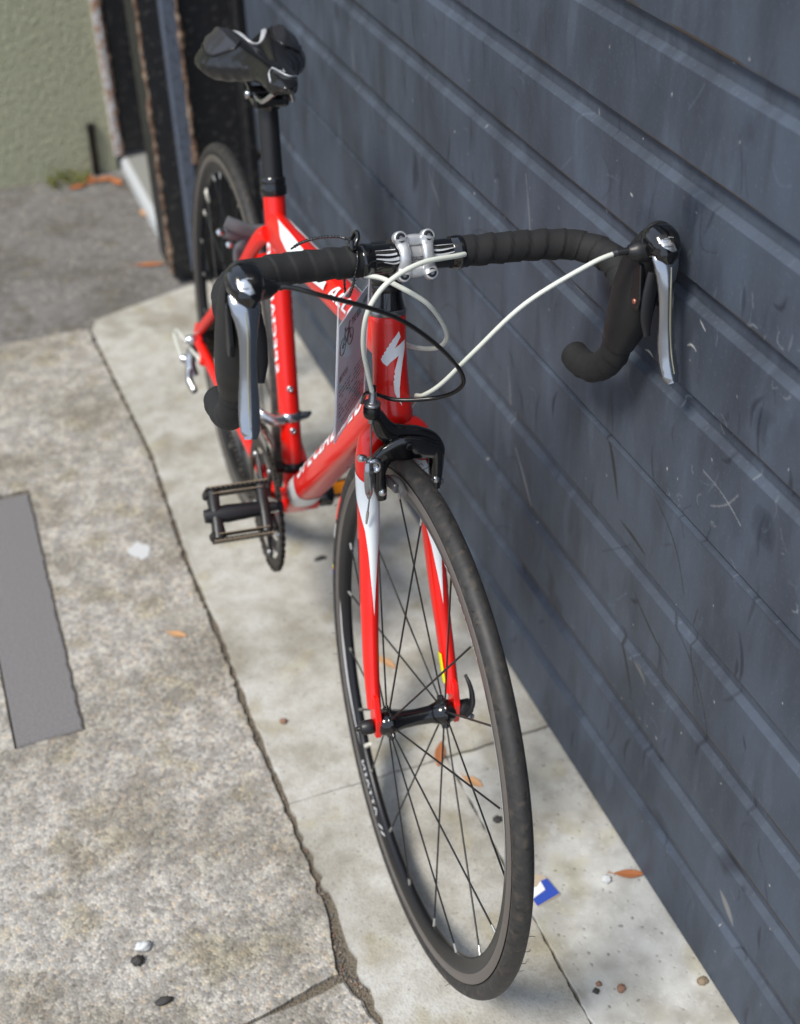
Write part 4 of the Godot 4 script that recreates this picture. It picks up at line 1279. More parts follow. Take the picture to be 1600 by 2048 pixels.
	for e: float in [-1.0, 1.0]:
		var a: float = 0.86 * e
		var p := c + d * 0.0196 * cos(a) + up * 0.0196 * sin(a)
		tube(st, spline([p + Vector3(-0.015, 0, 0), p + Vector3(-0.006, 0, 0) + up * e * 0.001, p + Vector3(0.006, 0, 0) + up * e * 0.001, p + Vector3(0.015, 0, 0)], 4), [0.0052, 0.0062, 0.0052], [0.0036, 0.0036, 0.0036], 12, up, true, 2.4)
	obj("face_plate", st, M.alloy, m)
	st = S()
	var wm := func(q: Vector2) -> Vector3: return c + (d * cos(q.y) + up * sin(q.y)) * 0.0168 + Vector3.RIGHT * q.x
	lay(st, poly_tris(PackedVector2Array([Vector2(-0.0125, -0.62), Vector2(0.0125, -0.62), Vector2(0.0125, 0.62), Vector2(-0.0125, 0.62)])), wm, 0.1)
	obj("plate_inset", st, mat(rgb(158, 158, 158), 0.5, 0.6), m)
	st = S()
	var wm2 := func(q: Vector2) -> Vector3: return c + (d * cos(q.y) + up * sin(q.y)) * 0.0171 + Vector3.RIGHT * q.x
	lay(st, text_tris("SPECIALIZED", Rect2(-0.0108, -0.30, 0.0216, 0.24), true, 0.25), wm2, 0.1)
	lay(st, poly_tris(PackedVector2Array([Vector2(-0.0108, -0.42), Vector2(0.0108, -0.42), Vector2(0.0108, -0.385), Vector2(-0.0108, -0.385)])), wm2, 0.01)
	obj("lettering", st, M.ink, m)
	for s: float in [-1.0, 1.0]:
		for e: float in [-1.0, 1.0]:
			var p := c + Vector3(0.0150 * s, 0, 0) + up * 0.0186 * e + d * 0.0160
			obj("bolt", hard_lathe(p, d, [Vector2(0.0047, 0.0), Vector2(0.0047, 0.0036), Vector2(0.0042, 0.0042), Vector2(0.0026, 0.0042), Vector2(0.0024, -0.002), Vector2(0.0001, -0.002)], 18), M.satin_black, m)

func lever(s: float) -> void:
	var l := group_node("brake_lever", bike)
	var st := S()
	var x := 0.215 if s > 0 else -0.2055
	# rubber hood: rises from the bar to the head and folds down the front of the bend
	var spine := spline([Vector3(x, 0.806, 0.950), Vector3(x, 0.820, 0.955), Vector3(x, 0.848, 0.962), Vector3(x, 0.880, 0.966), Vector3(x, 0.908, 0.972), Vector3(x, 0.930, 0.982), Vector3(x, 0.944, 0.992), Vector3(x, 0.9535, 0.9985)], 5)
	tube(st, spine, [0.0180, 0.0212, 0.0222, 0.0216, 0.0202, 0.0190, 0.0172, 0.010], [0.0180, 0.0210, 0.0250, 0.0270, 0.0255, 0.0220, 0.0180, 0.011], 26, Vector3.RIGHT, true, 2.3)
	obj("hood", st, M.hood, l)
	st = S()                                              # ridge where the rubber ends
	tube(st, spline([Vector3(x - 0.0185, 0.925, 0.995), Vector3(x - 0.014, 0.951, 0.989), Vector3(x, 0.9585, 0.986), Vector3(x + 0.014, 0.951, 0.989), Vector3(x + 0.0185, 0.925, 0.995)], 6), 0.0022, 0.0030, 10)
	obj("hood_rim", st, M.hood, l)
	# shifter head
	st = S()
	tube(st, spline([Vector3(x, 0.945, 0.985), Vector3(x, 0.944, 0.993), Vector3(x, 0.941, 1.003), Vector3(x, 0.936, 1.011), Vector3(x, 0.931, 1.016), Vector3(x, 0.928, 1.018)], 5), [0.0160, 0.0178, 0.0176, 0.0160, 0.0122, 0.005], [0.0140, 0.0165, 0.0172, 0.0155, 0.0112, 0.004], 26, Vector3.RIGHT, true, 2.5)
	obj("shifter_head", st, M.gloss_black, l)
	st = S()                                              # cable boss on the inner side
	tube(st, spline([Vector3(x - 0.010 * s, 0.932, 0.990), Vector3(x - 0.022 * s, 0.932, 0.990), Vector3(x - 0.030 * s, 0.932, 0.988)], 4), [0.0125, 0.0105, 0.0062], [0.0115, 0.010, 0.0062], 18)
	tube(st, [Vector3(x - 0.030 * s, 0.932, 0.988), Vector3(x - 0.037 * s, 0.9315, 0.9875), Vector3(x - 0.043 * s, 0.931, 0.987)], [0.0038, 0.0036, 0.0030], null, 14)
	obj("cable_boss", st, M.satin_black, l)
	st = S()                                              # body side plate with its pivot
	prism(st, PackedVector2Array([Vector2(0.978, 0.925), Vector2(0.994, 0.918), Vector2(1.004, 0.884), Vector2(1.003, 0.872), Vector2(0.994, 0.868), Vector2(0.986, 0.874), Vector2(0.978, 0.900)]), Transform3D(Basis(Vector3.BACK, Vector3.UP, Vector3.LEFT), Vector3(x - 0.014 * s + 0.0025, 0, 0)), 0.005, 0.001)
	prism(st, PackedVector2Array([Vector2(0.978, 0.925), Vector2(0.994, 0.918), Vector2(1.004, 0.884), Vector2(1.003, 0.872), Vector2(0.994, 0.868), Vector2(0.986, 0.874), Vector2(0.978, 0.900)]), Transform3D(Basis(Vector3.BACK, Vector3.UP, Vector3.LEFT), Vector3(x + 0.014 * s + 0.0025, 0, 0)), 0.005, 0.001)
	obj("bracket_body", st, M.black, l)
	st = S()
	lathe(st, Vector3(x - 0.0165 * s, 0.8785, 0.995), Vector3.LEFT * s, [Vector2(0.0030, -0.001), Vector2(0.0030, 0.0012), Vector2(0.0022, 0.0018)], 12)
	obj("pivot_pin", st, mat(rgb(170, 110, 96), 0.4, 0.8), l)
	# silver name plate and lettering on the head
	var top := func(q: Vector2) -> Vector3:                # u across, v down over the front of the head
		var t := q.y
		var p := Vector3(x, 0.9545, 0.9975).lerp(Vector3(x, 0.9375, 1.0215), t)
		var bulge := sin(PI * clampf(t, 0, 1)) * 0.0062
		return p + Vector3(q.x, 0, 0) + Vector3(0, 0.55, 0.83) * (bulge * 0.6 + 0.0062 + 0.0175 * (sqrt(maxf(0.0, 1.0 - pow(q.x / 0.0185, 2.0))) - 1.0))
	st = S()
	lay(st, poly_tris(PackedVector2Array([Vector2(-0.0125, 0.10), Vector2(-0.006, 0.06), Vector2(0.001, 0.50), Vector2(0.0035, 0.80), Vector2(-0.002, 0.84), Vector2(-0.0095, 0.62)])), top, 0.004)
	obj("name_plate", st, M.polish, l)
	st = S()
	lay(st, text_tris("SHIMANO", Rect2(-0.004, -0.17, 0.0155, 0.07), true), func(q: Vector2) -> Vector3: return top.call(Vector2(q.x, 0.02 - q.y)), 0.004)
	lay(st, text_tris("9-SPEED", Rect2(-0.002, -0.29, 0.014, 0.08), true), func(q: Vector2) -> Vector3: return top.call(Vector2(q.x, 0.02 - q.y)), 0.004)
	obj("lettering", st, M.silver_decal, l)
	# blade: a shallow ridge runs down its face
	var out := 0.0075 if s > 0 else 0.004
	var bl := [Vector3(x, 0.937, 1.006), Vector3(x, 0.926, 1.015), Vector3(x, 0.905, 1.0225), Vector3(x + out * 0.3 * s, 0.878, 1.0275), Vector3(x + out * 0.6 * s, 0.854, 1.0325), Vector3(x + out * 0.9 * s, 0.834, 1.0385), Vector3(x + out * 1.15 * s, 0.821, 1.0450), Vector3(x + out * 1.3 * s, 0.815, 1.0495)]
	if s < 0:
		for i in bl.size(): bl[i].x -= 0.0035
	bl.append(bl[-1] + Vector3(0.0005 * s, -0.0022, 0.0016))
	bl.append(bl[-1] + Vector3(0.0002 * s, -0.0012, 0.0008))
	st = S()
	tube(st, spline(bl, 6), [0.0140, 0.0143, 0.0130, 0.0109, 0.0094, 0.0085, 0.0080, 0.0079, 0.0080, 0.0083, 0.0089, 0.0095, 0.0099, 0.0101, 0.0100, 0.0094, 0.0062], [0.0040, 0.0056, 0.0062, 0.0061, 0.0060, 0.0058, 0.0056, 0.0056, 0.0056, 0.0057, 0.0060, 0.0062, 0.0062, 0.0060, 0.0057, 0.0051, 0.0034], 28, Vector3.RIGHT, true, 2.0, func(_g: float, f: float) -> float:
		var k := absf(sin(TAU * f))
		return 1.0 + 0.16 * pow(k, 12.0))
	obj("blade", st, M.chrome, l)
	st = S()
	var rd := []
	for i in bl.size() - 3: rd.append(bl[i] + Vector3(0.0015 * s, 0.0, 0.0) + Vector3(0, 0.18, 1).normalized() * [0.0050, 0.0073, 0.0071, 0.0067, 0.0067, 0.0073, 0.0068][i])
	rd.remove_at(0)
	tube(st, spline(rd, 6), [0.0007, 0.0012, 0.0012, 0.0012, 0.0005], 0.0006, 8, Vector3.RIGHT)
	obj("ridge", st, mat(rgb(186, 182, 158), 0.3, 0.9), l)
	# small shift paddle behind the blade
	st = S()
	tube(st, spline([Vector3(x - 0.006 * s, 0.915, 1.006), Vector3(x - 0.010 * s, 0.890, 1.010), Vector3(x - 0.0105 * s, 0.866, 1.014), Vector3(x - 0.009 * s, 0.850, 1.018)], 5), [0.008, 0.0078, 0.0072, 0.004], [0.003, 0.0028, 0.0026, 0.0018], 14, Vector3.RIGHT)
	obj("shift_paddle", st, M.satin_black, l)

func cables() -> void:
	var st := S()
	tube(st, spline([Vector3(-0.1745, 0.931, 0.987), Vector3(-0.160, 0.931, 0.992), Vector3(-0.136, 0.925, 1.0), Vector3(-0.087, 0.906, 1.0), Vector3(-0.049, 0.884, 0.995), Vector3(-0.002, 0.839, 0.975), Vector3(0.034, 0.792, 0.95), Vector3(0.042, 0.764, 0.935), Vector3(0.027, 0.742, 0.915), Vector3(-0.012, 0.732, 0.895), Vector3(-0.031, 0.728, 0.872), Vector3(-0.034, 0.715, 0.846), Vector3(-0.032, 0.69, 0.826)], 8), 0.0024, 0.0024, 10)
	obj("gear_cable", st, M.cable_black, bike).set_meta("label", "black gear cable housing looping from the shifter away from the door")
	st = S()
	tube(st, spline([Vector3(0.1745, 0.931, 0.987), Vector3(0.144, 0.923, 0.99), Vector3(0.081, 0.884, 0.985), Vector3(0.043, 0.822, 0.96), Vector3(0.022, 0.769, 0.93), Vector3(0.0125, 0.7405, 0.904), Vector3(0.0135, 0.7255, 0.880), Vector3(0.0225, 0.709, 0.856), Vector3(0.0285, 0.692, 0.838), Vector3(0.030, 0.67, 0.82)], 8), 0.0024, 0.0024, 10)
	obj("gear_cable", st, M.cable_white, bike).set_meta("label", "white gear cable housing arching to the shifter beside the door")
	for p in [[Vector3(-0.1735, 0.931, 0.987), Vector3(-0.168, 0.931, 0.989), M.black], [Vector3(0.1735, 0.931, 0.987), Vector3(0.168, 0.930, 0.9878), M.steel]]:
		st = S()
		tube(st, [p[0], p[1]], 0.0034, 0.0034, 12)
		obj("cable_ferrule", st, p[2], bike)
	st = S()
	tube(st, spline([Vector3(0.052, 0.896, 0.889), Vector3(0.040, 0.898, 0.895), Vector3(0.002, 0.901, 0.907), Vector3(-0.028, 0.895, 0.916), Vector3(-0.050, 0.881, 0.921), Vector3(-0.063, 0.855, 0.921), Vector3(-0.062, 0.815, 0.911), Vector3(-0.052, 0.775, 0.900), Vector3(-0.0445, 0.748, 0.895)], 8), 0.0027, 0.0027, 12)
	obj("brake_cable", st, M.cable_white, bike).set_meta("label", "white brake cable housing curving down to the front brake")
	st = S()
	tube(st, spline([Vector3(-0.054, 0.879, 0.881), Vector3(-0.040, 0.879, 0.889), Vector3(-0.027, 0.875, 0.899), Vector3(0.006, 0.854, 0.905), Vector3(0.033, 0.819, 0.89), Vector3(0.048, 0.787, 0.87), Vector3(0.047, 0.759, 0.84), Vector3(0.030, 0.745, 0.805), Vector3(0.020, 0.738, 0.76)], 8), 0.0027, 0.0027, 12)
	obj("brake_cable", st, M.cable_white, bike).set_meta("label", "white brake cable housing looping round the head tube to the top tube")

func arm(st: SurfaceTool, pts: Array, wid, thick: float) -> void:
	tube(st, spline(pts, 5), wid, thick, 14, Vector3(0, 0, 1).cross((pts[1] - pts[0]).normalized()), true, 2.8)

func front_brake() -> void:
	var b := group_node("front_brake", bike)
	var z := 0.888
	var st := S()                                         # the arm with the cable stop: over the top and down on the door side
	arm(st, [Vector3(-0.0425, 0.722, 0.892), Vector3(-0.034, 0.708, z), Vector3(-0.024, 0.690, z), Vector3(-0.008, 0.680, z), Vector3(0.012, 0.676, z), Vector3(0.028, 0.669, z), Vector3(0.0375, 0.656, z), Vector3(0.040, 0.636, z), Vector3(0.0405, 0.612, z + 0.001), Vector3(0.0405, 0.604, z + 0.001)], [0.0080, 0.0095, 0.0125, 0.0150, 0.0140, 0.0125, 0.0115, 0.0092, 0.0078, 0.006], 0.0075)
	obj("caliper_arm", st, M.gloss_black, b)
	st = S()                                              # the other arm: cable anchor to pad on the street side
	arm(st, [Vector3(0.033, 0.661, z + 0.009), Vector3(0.010, 0.669, z + 0.011), Vector3(-0.012, 0.669, z + 0.010), Vector3(-0.030, 0.662, z + 0.010), Vector3(-0.0395, 0.655, z + 0.009)], [0.0105, 0.0140, 0.0155, 0.0120, 0.007], 0.006)
	arm(st, [Vector3(-0.024, 0.664, z + 0.009), Vector3(-0.031, 0.648, z + 0.009), Vector3(-0.032, 0.630, z + 0.009), Vector3(-0.0285, 0.612, z + 0.009), Vector3(-0.0275, 0.604, z + 0.009)], [0.0105, 0.0085, 0.0075, 0.0080, 0.006], 0.006)
	obj("caliper_arm", st, M.gloss_black, b)
	st = S()
	lathe(st, Vector3(-0.0425, 0.722, 0.892), Vector3(0.01, 1, 0.02), [Vector2(0.0085, -0.008), Vector2(0.0095, -0.004), Vector2(0.0095, 0.004), Vector2(0.0080, 0.0055)], 20)
	obj("cable_stop", st, M.black, b)
	st = S()
	lathe(st, Vector3(-0.0425, 0.7275, 0.892), Vector3(0.01, 1, 0.02), [Vector2(0.0070, 0.0), Vector2(0.0092, 0.001), Vector2(0.0094, 0.0035), Vector2(0.0075, 0.0046), Vector2(0.0060, 0.005), Vector2(0.0046, 0.006), Vector2(0.0042, 0.0175), Vector2(0.0036, 0.019)], 22)
	obj("barrel_adjuster", st, M.steel, b)
	st = S()
	lathe(st, Vector3(-0.0422, 0.7455, 0.8925), Vector3(0.01, 1, 0.02), [Vector2(0.0030, 0), Vector2(0.0030, 0.007)], 14)
	obj("cable_ferrule", st, M.black, b)
	st = S()
	tube(st, [Vector3(-0.0425, 0.716, 0.892), Vector3(-0.0427, 0.706, 0.8925)], 0.0034, 0.0034, 12)
	obj("cable_nipple", st, M.steel, b)
	st = S()
	tube(st, spline([Vector3(-0.0426, 0.710, 0.892), Vector3(-0.0415, 0.665, 0.8945), Vector3(-0.0425, 0.648, 0.900), Vector3(-0.0440, 0.62, 0.904), Vector3(-0.0462, 0.592, 0.9055)], 5), 0.0009, 0.0009, 8)
	obj("brake_wire", st, M.wire, b)
	st = S()
	tube(st, [Vector3(-0.0460, 0.594, 0.9055), Vector3(-0.0464, 0.588, 0.9055), Vector3(-0.0472, 0.577, 0.9057)], [0.0016, 0.0018, 0.0012], null, 10)
	obj("wire_end", st, M.polish, b)
	# cable clamp, release lever, bolts
	st = S()
	lathe(st, Vector3(-0.0400, 0.6555, z + 0.012), Vector3(-0.15, 0.15, 1), [Vector2(0.0090, -0.004), Vector2(0.0096, 0.0), Vector2(0.0092, 0.006), Vector2(0.0070, 0.0085), Vector2(0.0050, 0.0085), Vector2(0.0046, 0.005), Vector2(0.001, 0.005)], 22)
	obj("cable_clamp", st, M.chrome, b)
	st = S()
	lathe(st, Vector3(-0.0510, 0.661, z + 0.006), Vector3(-1, 0.2, 0.1), [Vector2(0.003, -0.004), Vector2(0.0046, 0), Vector2(0.0046, 0.004), Vector2(0.003, 0.006)], 14)
	obj("adjusting_screw", st, M.polish, b)
	st = S()
	tube(st, spline([Vector3(-0.0475, 0.662, z + 0.018), Vector3(-0.0482, 0.648, z + 0.0215), Vector3(-0.0475, 0.632, z + 0.0215), Vector3(-0.0455, 0.618, z + 0.018), Vector3(-0.0445, 0.611, z + 0.0155)], 5), [0.0050, 0.0058, 0.0055, 0.0048, 0.0022], [0.0020, 0.0028, 0.0028, 0.0022, 0.0012], 14, Vector3.RIGHT)
	obj("release_lever", st, M.chrome, b)
	for p in [Vector3(0.0335, 0.6605, z + 0.0055), Vector3(0.0, 0.676, z + 0.017)]:
		obj("bolt", hard_lathe(p, Vector3.BACK, [Vector2(0.0046, 0), Vector2(0.0046, 0.0022), Vector2(0.0040, 0.0028), Vector2(0.0026, 0.0028), Vector2(0.0024, 0.0008), Vector2(0.0001, 0.0007)], 16), M.steel if p.x > 0.01 else M.black, b)
	for p in [Vector3(-0.0285, 0.616, z + 0.0145), Vector3(0.0385, 0.618, z + 0.007), Vector3(0.0455, 0.612, z + 0.004)]:
		st = S()
		lathe(st, p, Vector3.BACK if p.x < 0.044 else Vector3.RIGHT, [Vector2(0.0048, 0), Vector2(0.0045, 0.002), Vector2(0.0028, 0.0038), Vector2(0.001, 0.0042)], 16)
		obj("pad_bolt", st, M.polish, b)
	# pads along the rim
	for s: float in [-1.0, 1.0]:
		var a := deg_to_rad(105.0)
		var r := Vector3(0, sin(a), cos(a))
		var t := Vector3(0, -cos(a), sin(a))
		var p := Vector3(0.0150 * s, WR, WB) + r * 0.3085
		st = S()
		var rings := []
		for i in 9:
			var f := lerpf(-1, 1, i / 8.0)
			var q := p + t * 0.026 * f - r * 0.0030 * f * f
			rings.append(ring(q, Vector3.RIGHT, r, 0.0046 * sqrt(1.05 - f * f * 0.5), 0.0064 * sqrt(1.05 - f * f * 0.75), 16, 3.2))
		if Vector3.RIGHT.cross(r).dot(t) < 0: rings.reverse()
		loft(st, rings)
		obj("brake_pad", st, M.pad, b)
		st = S()
		box(st, p + Vector3(0.0062 * s, 0, 0), Vector3(0.006, 0.011, 0.036), 0.002, Basis(Vector3.RIGHT, r, Vector3.RIGHT.cross(r)))
		obj("pad_holder", st, mat(rgb(92, 90, 92), 0.4, 0.6), b)

func rear_brake() -> void:
	var b := group_node("rear_brake", bike)
	var z := 0.198
	var st := S()
	arm(st, [Vector3(-0.052, 0.640, z - 0.004), Vector3(-0.034, 0.632, z), Vector3(-0.010, 0.622, z), Vector3(0.014, 0.620, z), Vector3(0.032, 0.608, z), Vector3(0.037, 0.580, z - 0.006), Vector3(0.033, 0.556, z - 0.012)], [0.010, 0.0105, 0.011, 0.010, 0.0095, 0.0085, 0.007], 0.007)
	obj("caliper_arm", st, mat(rgb(104, 106, 110), 0.4, 0.25), b)
	st = S()
	arm(st, [Vector3(-0.054, 0.618, z - 0.012), Vector3(-0.036, 0.614, z - 0.011), Vector3(-0.012, 0.612, z - 0.011), Vector3(-0.030, 0.590, z - 0.011), Vector3(-0.032, 0.562, z - 0.014)], [0.008, 0.0095, 0.0105, 0.009, 0.007], 0.006)
	obj("caliper_arm", st, mat(rgb(104, 106, 110), 0.4, 0.25), b)
	for p in [Vector3(-0.060, 0.622, z - 0.008), Vector3(-0.048, 0.606, z + 0.004)]:
		st = S()
		lathe(st, p, Vector3(-0.7, 0.3, 0.6), [Vector2(0.0050, -0.005), Vector2(0.0062, -0.002), Vector2(0.0062, 0.003), Vector2(0.0035, 0.006)], 14)
		obj("bolt", st, M.polish, b)
	st = S()
	tube(st, [Vector3(0, 0.60, z - 0.01), Vector3(0, 0.592, z + 0.03)], 0.004, 0.004, 10)
	obj("mounting_bolt", st, M.steel, b)
	for s: float in [-1.0, 1.0]:
		st = S()
		box(st, Vector3(0.0155 * s, 0.566, z - 0.012), Vector3(0.010, 0.012, 0.05), 0.003, Basis(Vector3.RIGHT, 0.72))
		obj("brake_pad", st, M.pad, b)

func saddle() -> void:
	var d := group_node("saddle", bike)
	# the top: u = -1..1 across, v = 0 (nose) .. 1 (tail)
	var halfw := [0.006, 0.0175, 0.0215, 0.0230, 0.0245, 0.028, 0.035, 0.047, 0.060, 0.071, 0.077, 0.079, 0.075, 0.062]
	var high := [-0.008, -0.002, 0.0, 0.0005, 0.0, -0.001, -0.002, -0.002, -0.001, 0.0, 0.001, 0.0, -0.003, -0.010]
	var top := func(u: float, v: float, lift: float) -> Vector3:
		var back := 0.197 + 0.073 * smoothstep(0.06, 0.5, absf(u)) - 0.02 * smoothstep(0.8, 1.0, absf(u))    # the tail is notched in the middle
		var z := 0.374 - v * back
		var vv := clampf((0.374 - z) / 0.27, 0, 1)
		var w := lerps(halfw, vv)
		var lobe := exp(-pow((absf(u) - 0.56) / 0.28, 2)) * 0.008 * smoothstep(0.45, 0.8, vv)
		var groove := -0.007 * exp(-pow(u / 0.2, 2)) * smoothstep(0.25, 0.5, vv)
		var edge := -w * (0.30 * pow(absf(u), 4.0) + 0.10 * u * u) - 0.012 * smoothstep(0.82, 1.0, vv)
		return Vector3(u * (w + lift * 0.6), 0.9105 + lerps(high, vv) + lobe + groove + edge + lift, z - lift * (v - 0.4))
	var st := S()
	var nu := 36
	var nv := 46
	var rings := []
	for i in nv + 1:
		var v := float(i) / nv
		var r := PackedVector3Array()
		for j in nu + 1:
			r.append(top.call(lerpf(-1, 1, float(j) / nu), v, 0.0))
		# skirt and underside
		var deep := lerps([0.010, 0.019, 0.020, 0.020, 0.022, 0.025, 0.028, 0.029, 0.027, 0.020], v)
		var e1: Vector3 = r[nu]
		var e0: Vector3 = r[0]
		var inw: Array = [-0.0022, -0.0020, 0.0020, 0.0085, 0.0180].map(func(q): return q * absf(e1.x) / 0.075)
		for k in 5: r.append(e1 + Vector3(-inw[k], -deep * [0.22, 0.48, 0.72, 0.9, 0.98][k], -0.0035 * (k + 1) * (1.0 - smoothstep(0.0, 0.14, v))))
		r.append(Vector3(0, e1.y - deep * 0.9, e1.z - 0.017 * (1.0 - smoothstep(0.0, 0.14, v))))
		for k in 5: r.append(e0 + Vector3(inw[4 - k], -deep * [0.98, 0.9, 0.72, 0.48, 0.22][k], -0.0035 * (5 - k) * (1.0 - smoothstep(0.0, 0.14, v))))
		rings.append(r)
	loft(st, rings)
	# wound the other way round the tail-ward axis: turn the faces
	obj("cover", flipped(done(st)), M.vinyl, d)
	# padded panels with piping round them
	for s: float in [-1.0, 1.0]:
		var oval := PackedVector2Array()
		for i in 40:
			var a := TAU * i / 40
			oval.append(Vector2(0.64 + 0.29 * cos(a), 0.765 + 0.17 * sin(a)))
		st = S()
		var pan := func(q: Vector2) -> Vector3:
			var e := 1.0 - pow(Vector2((q.x - 0.64) / 0.29, (q.y - 0.765) / 0.17).length(), 2.0)
			var fan := atan2(q.x - 0.58, 1.22 - q.y)
			return top.call(q.x * s, q.y, 0.0007 + 0.0060 * maxf(0.0, e) * (0.72 + 0.28 * cos(fan * 12.0)))
		var rr := []
		for i in 11:
			var row := PackedVector3Array()
			for j in 40: row.append(pan.call(Vector2(0.64, 0.765).lerp(oval[j], maxf(0.002, i / 10.0))))
			rr.append(row)
		if s > 0: rr.reverse()
		loft(st, rr, false, false)
		obj("padded_panel", st, M.vinyl_top, d)
		st = S()
		var line := []
		for q in oval: line.append(top.call(q.x * s, q.y, 0.0004))
		line.append(line[0])
		tube(st, line, 0.0018, 0.0018, 6, Vector3.ZERO, false)
		obj("piping", st, M.black, d)
		st = S()                                          # silver line round the notch
		line = []
		for q in [Vector2(0.46, 0.985), Vector2(0.34, 0.975), Vector2(0.24, 0.965), Vector2(0.15, 0.955), Vector2(0.07, 0.95), Vector2(0.0, 0.945)]: line.append(top.call(q.x * s, q.y, 0.0008))
		tube(st, spline(line, 5), [0.0014, 0.0032, 0.0046, 0.0036, 0.0014], 0.0008, 8, Vector3.RIGHT)
		obj("silver_line", st, M.silver_decal, d)
		st = S()
		lathe(st, top.call(0.99 * s, 0.80, -0.012) + Vector3(0.0015 * s, 0, 0), Vector3(s, 0.1, 0.5), [Vector2(0.0075, -0.003), Vector2(0.0075, 0.0004), Vector2(0.0060, 0.0008), Vector2(0.0055, -0.0004), Vector2(0.001, -0.0004)], 20)
		obj("badge", st, M.silver_decal, d)
	st = S()                                              # silver line across the nose
	var nl := []
	for q in [Vector2(-1.0, 0.11), Vector2(-0.75, 0.17), Vector2(-0.4, 0.205), Vector2(-0.05, 0.165), Vector2(0.3, 0.105), Vector2(0.6, 0.095), Vector2(0.85, 0.125), Vector2(1.0, 0.17)]: nl.append(top.call(q.x, q.y, 0.0006))
	tube(st, spline(nl, 5), [0.0018, 0.0030, 0.0040, 0.0030, 0.0018], 0.0008, 8, Vector3.FORWARD)
	obj("silver_line", st, M.silver_decal, d)
	st = S()
	lay(st, text_tris("DX", Rect2(-0.24, 0.105, 0.5, 0.05), true), func(q: Vector2) -> Vector3: return top.call(q.x, 0.34 - q.y, 0.0006), 0.1)
	obj("lettering", st, M.silver_decal, d)
	for s: float in [-1.0, 1.0]:
		st = S()
		tube(st, spline([Vector3(0.008 * s, 0.890, 0.345), Vector3(0.014 * s, 0.879, 0.332), Vector3(0.022 * s, 0.8625, 0.305), Vector3(0.022 * s, 0.8610, 0.24), Vector3(0.024 * s, 0.868, 0.20), Vector3(0.040 * s, 0.892, 0.135)], 5), 0.0036, 0.0036, 12)
		obj("rail", st, M.polish, d)
	st = S()
	box(st, Vector3(0, 0.8505, 0.262), Vector3(0.052, 0.016, 0.036), 0.004)
	tube(st, [Vector3(-0.030, 0.861, 0.262), Vector3(0.030, 0.861, 0.262)], 0.0085, 0.0085, 14)
	tube(st, [Vector3(0, 0.838, 0.262), Vector3(0, 0.856, 0.262)], [0.0155, 0.018], null, 18)
	obj("clamp", st, M.gloss_black, d)
	for s: float in [-1.0, 1.0]:
		st = S()
		lathe(st, Vector3(0.030 * s, 0.858, 0.262), Vector3.RIGHT * s, [Vector2(0.006, 0), Vector2(0.006, 0.004), Vector2(0.003, 0.005)], 12)
		obj("clamp_nut", st, M.chrome, d)

func flipped(m: ArrayMesh) -> ArrayMesh:
	var a := m.surface_get_arrays(0)
	var v: PackedVector3Array = a[Mesh.ARRAY_VERTEX]
	var st := S()
	var idx = a[Mesh.ARRAY_INDEX]
	var order = idx if idx != null and idx.size() else range(v.size())
	for i in range(0, order.size(), 3): tri(st, v[order[i]], v[order[i + 2]], v[order[i + 1]])
	return done(st)

func gear_ring(teeth: int, r_root: float, r_tip: float, r_in: float) -> Array:    # an outline with teeth, and its hole
	var out := PackedVector2Array()
	for i in teeth * 4:
		var a := TAU * i / (teeth * 4)
		out.append(Vector2.from_angle(a) * (r_tip if i % 4 in [1, 2] else r_root))
	var hole := PackedVector2Array()
	for i in 48: hole.append(Vector2.from_angle(TAU * i / 48) * r_in)
	return [out, hole]

func annulus(st: SurfaceTool, outer: PackedVector2Array, r_in: float, xf: Transform3D, thick: float) -> void:
	var n := outer.size()
	for f in 2:
		var z := thick * f
		for i in n:
			var a := outer[i]
			var b := outer[(i + 1) % n]
			var c := b.normalized() * r_in
			var d := a.normalized() * r_in
			var q := [a, b, c, a, c, d]
			if f == 1: q.reverse()
			st.set_smooth_group(-1)
			for p in q: vx(st, xf * Vector3(p.x, p.y, z))
	for i in n:
		for k in 2:
			var a := outer[i] if k == 0 else outer[i].normalized() * r_in
			var b := outer[(i + 1) % n] if k == 0 else outer[(i + 1) % n].normalized() * r_in
			var q := [xf * Vector3(a.x, a.y, 0), xf * Vector3(a.x, a.y, thick), xf * Vector3(b.x, b.y, thick), xf * Vector3(a.x, a.y, 0), xf * Vector3(b.x, b.y, thick), xf * Vector3(b.x, b.y, 0)]
			if k == 1: q.reverse()
			for p in q: vx(st, p)
	st.set_smooth_group(0)

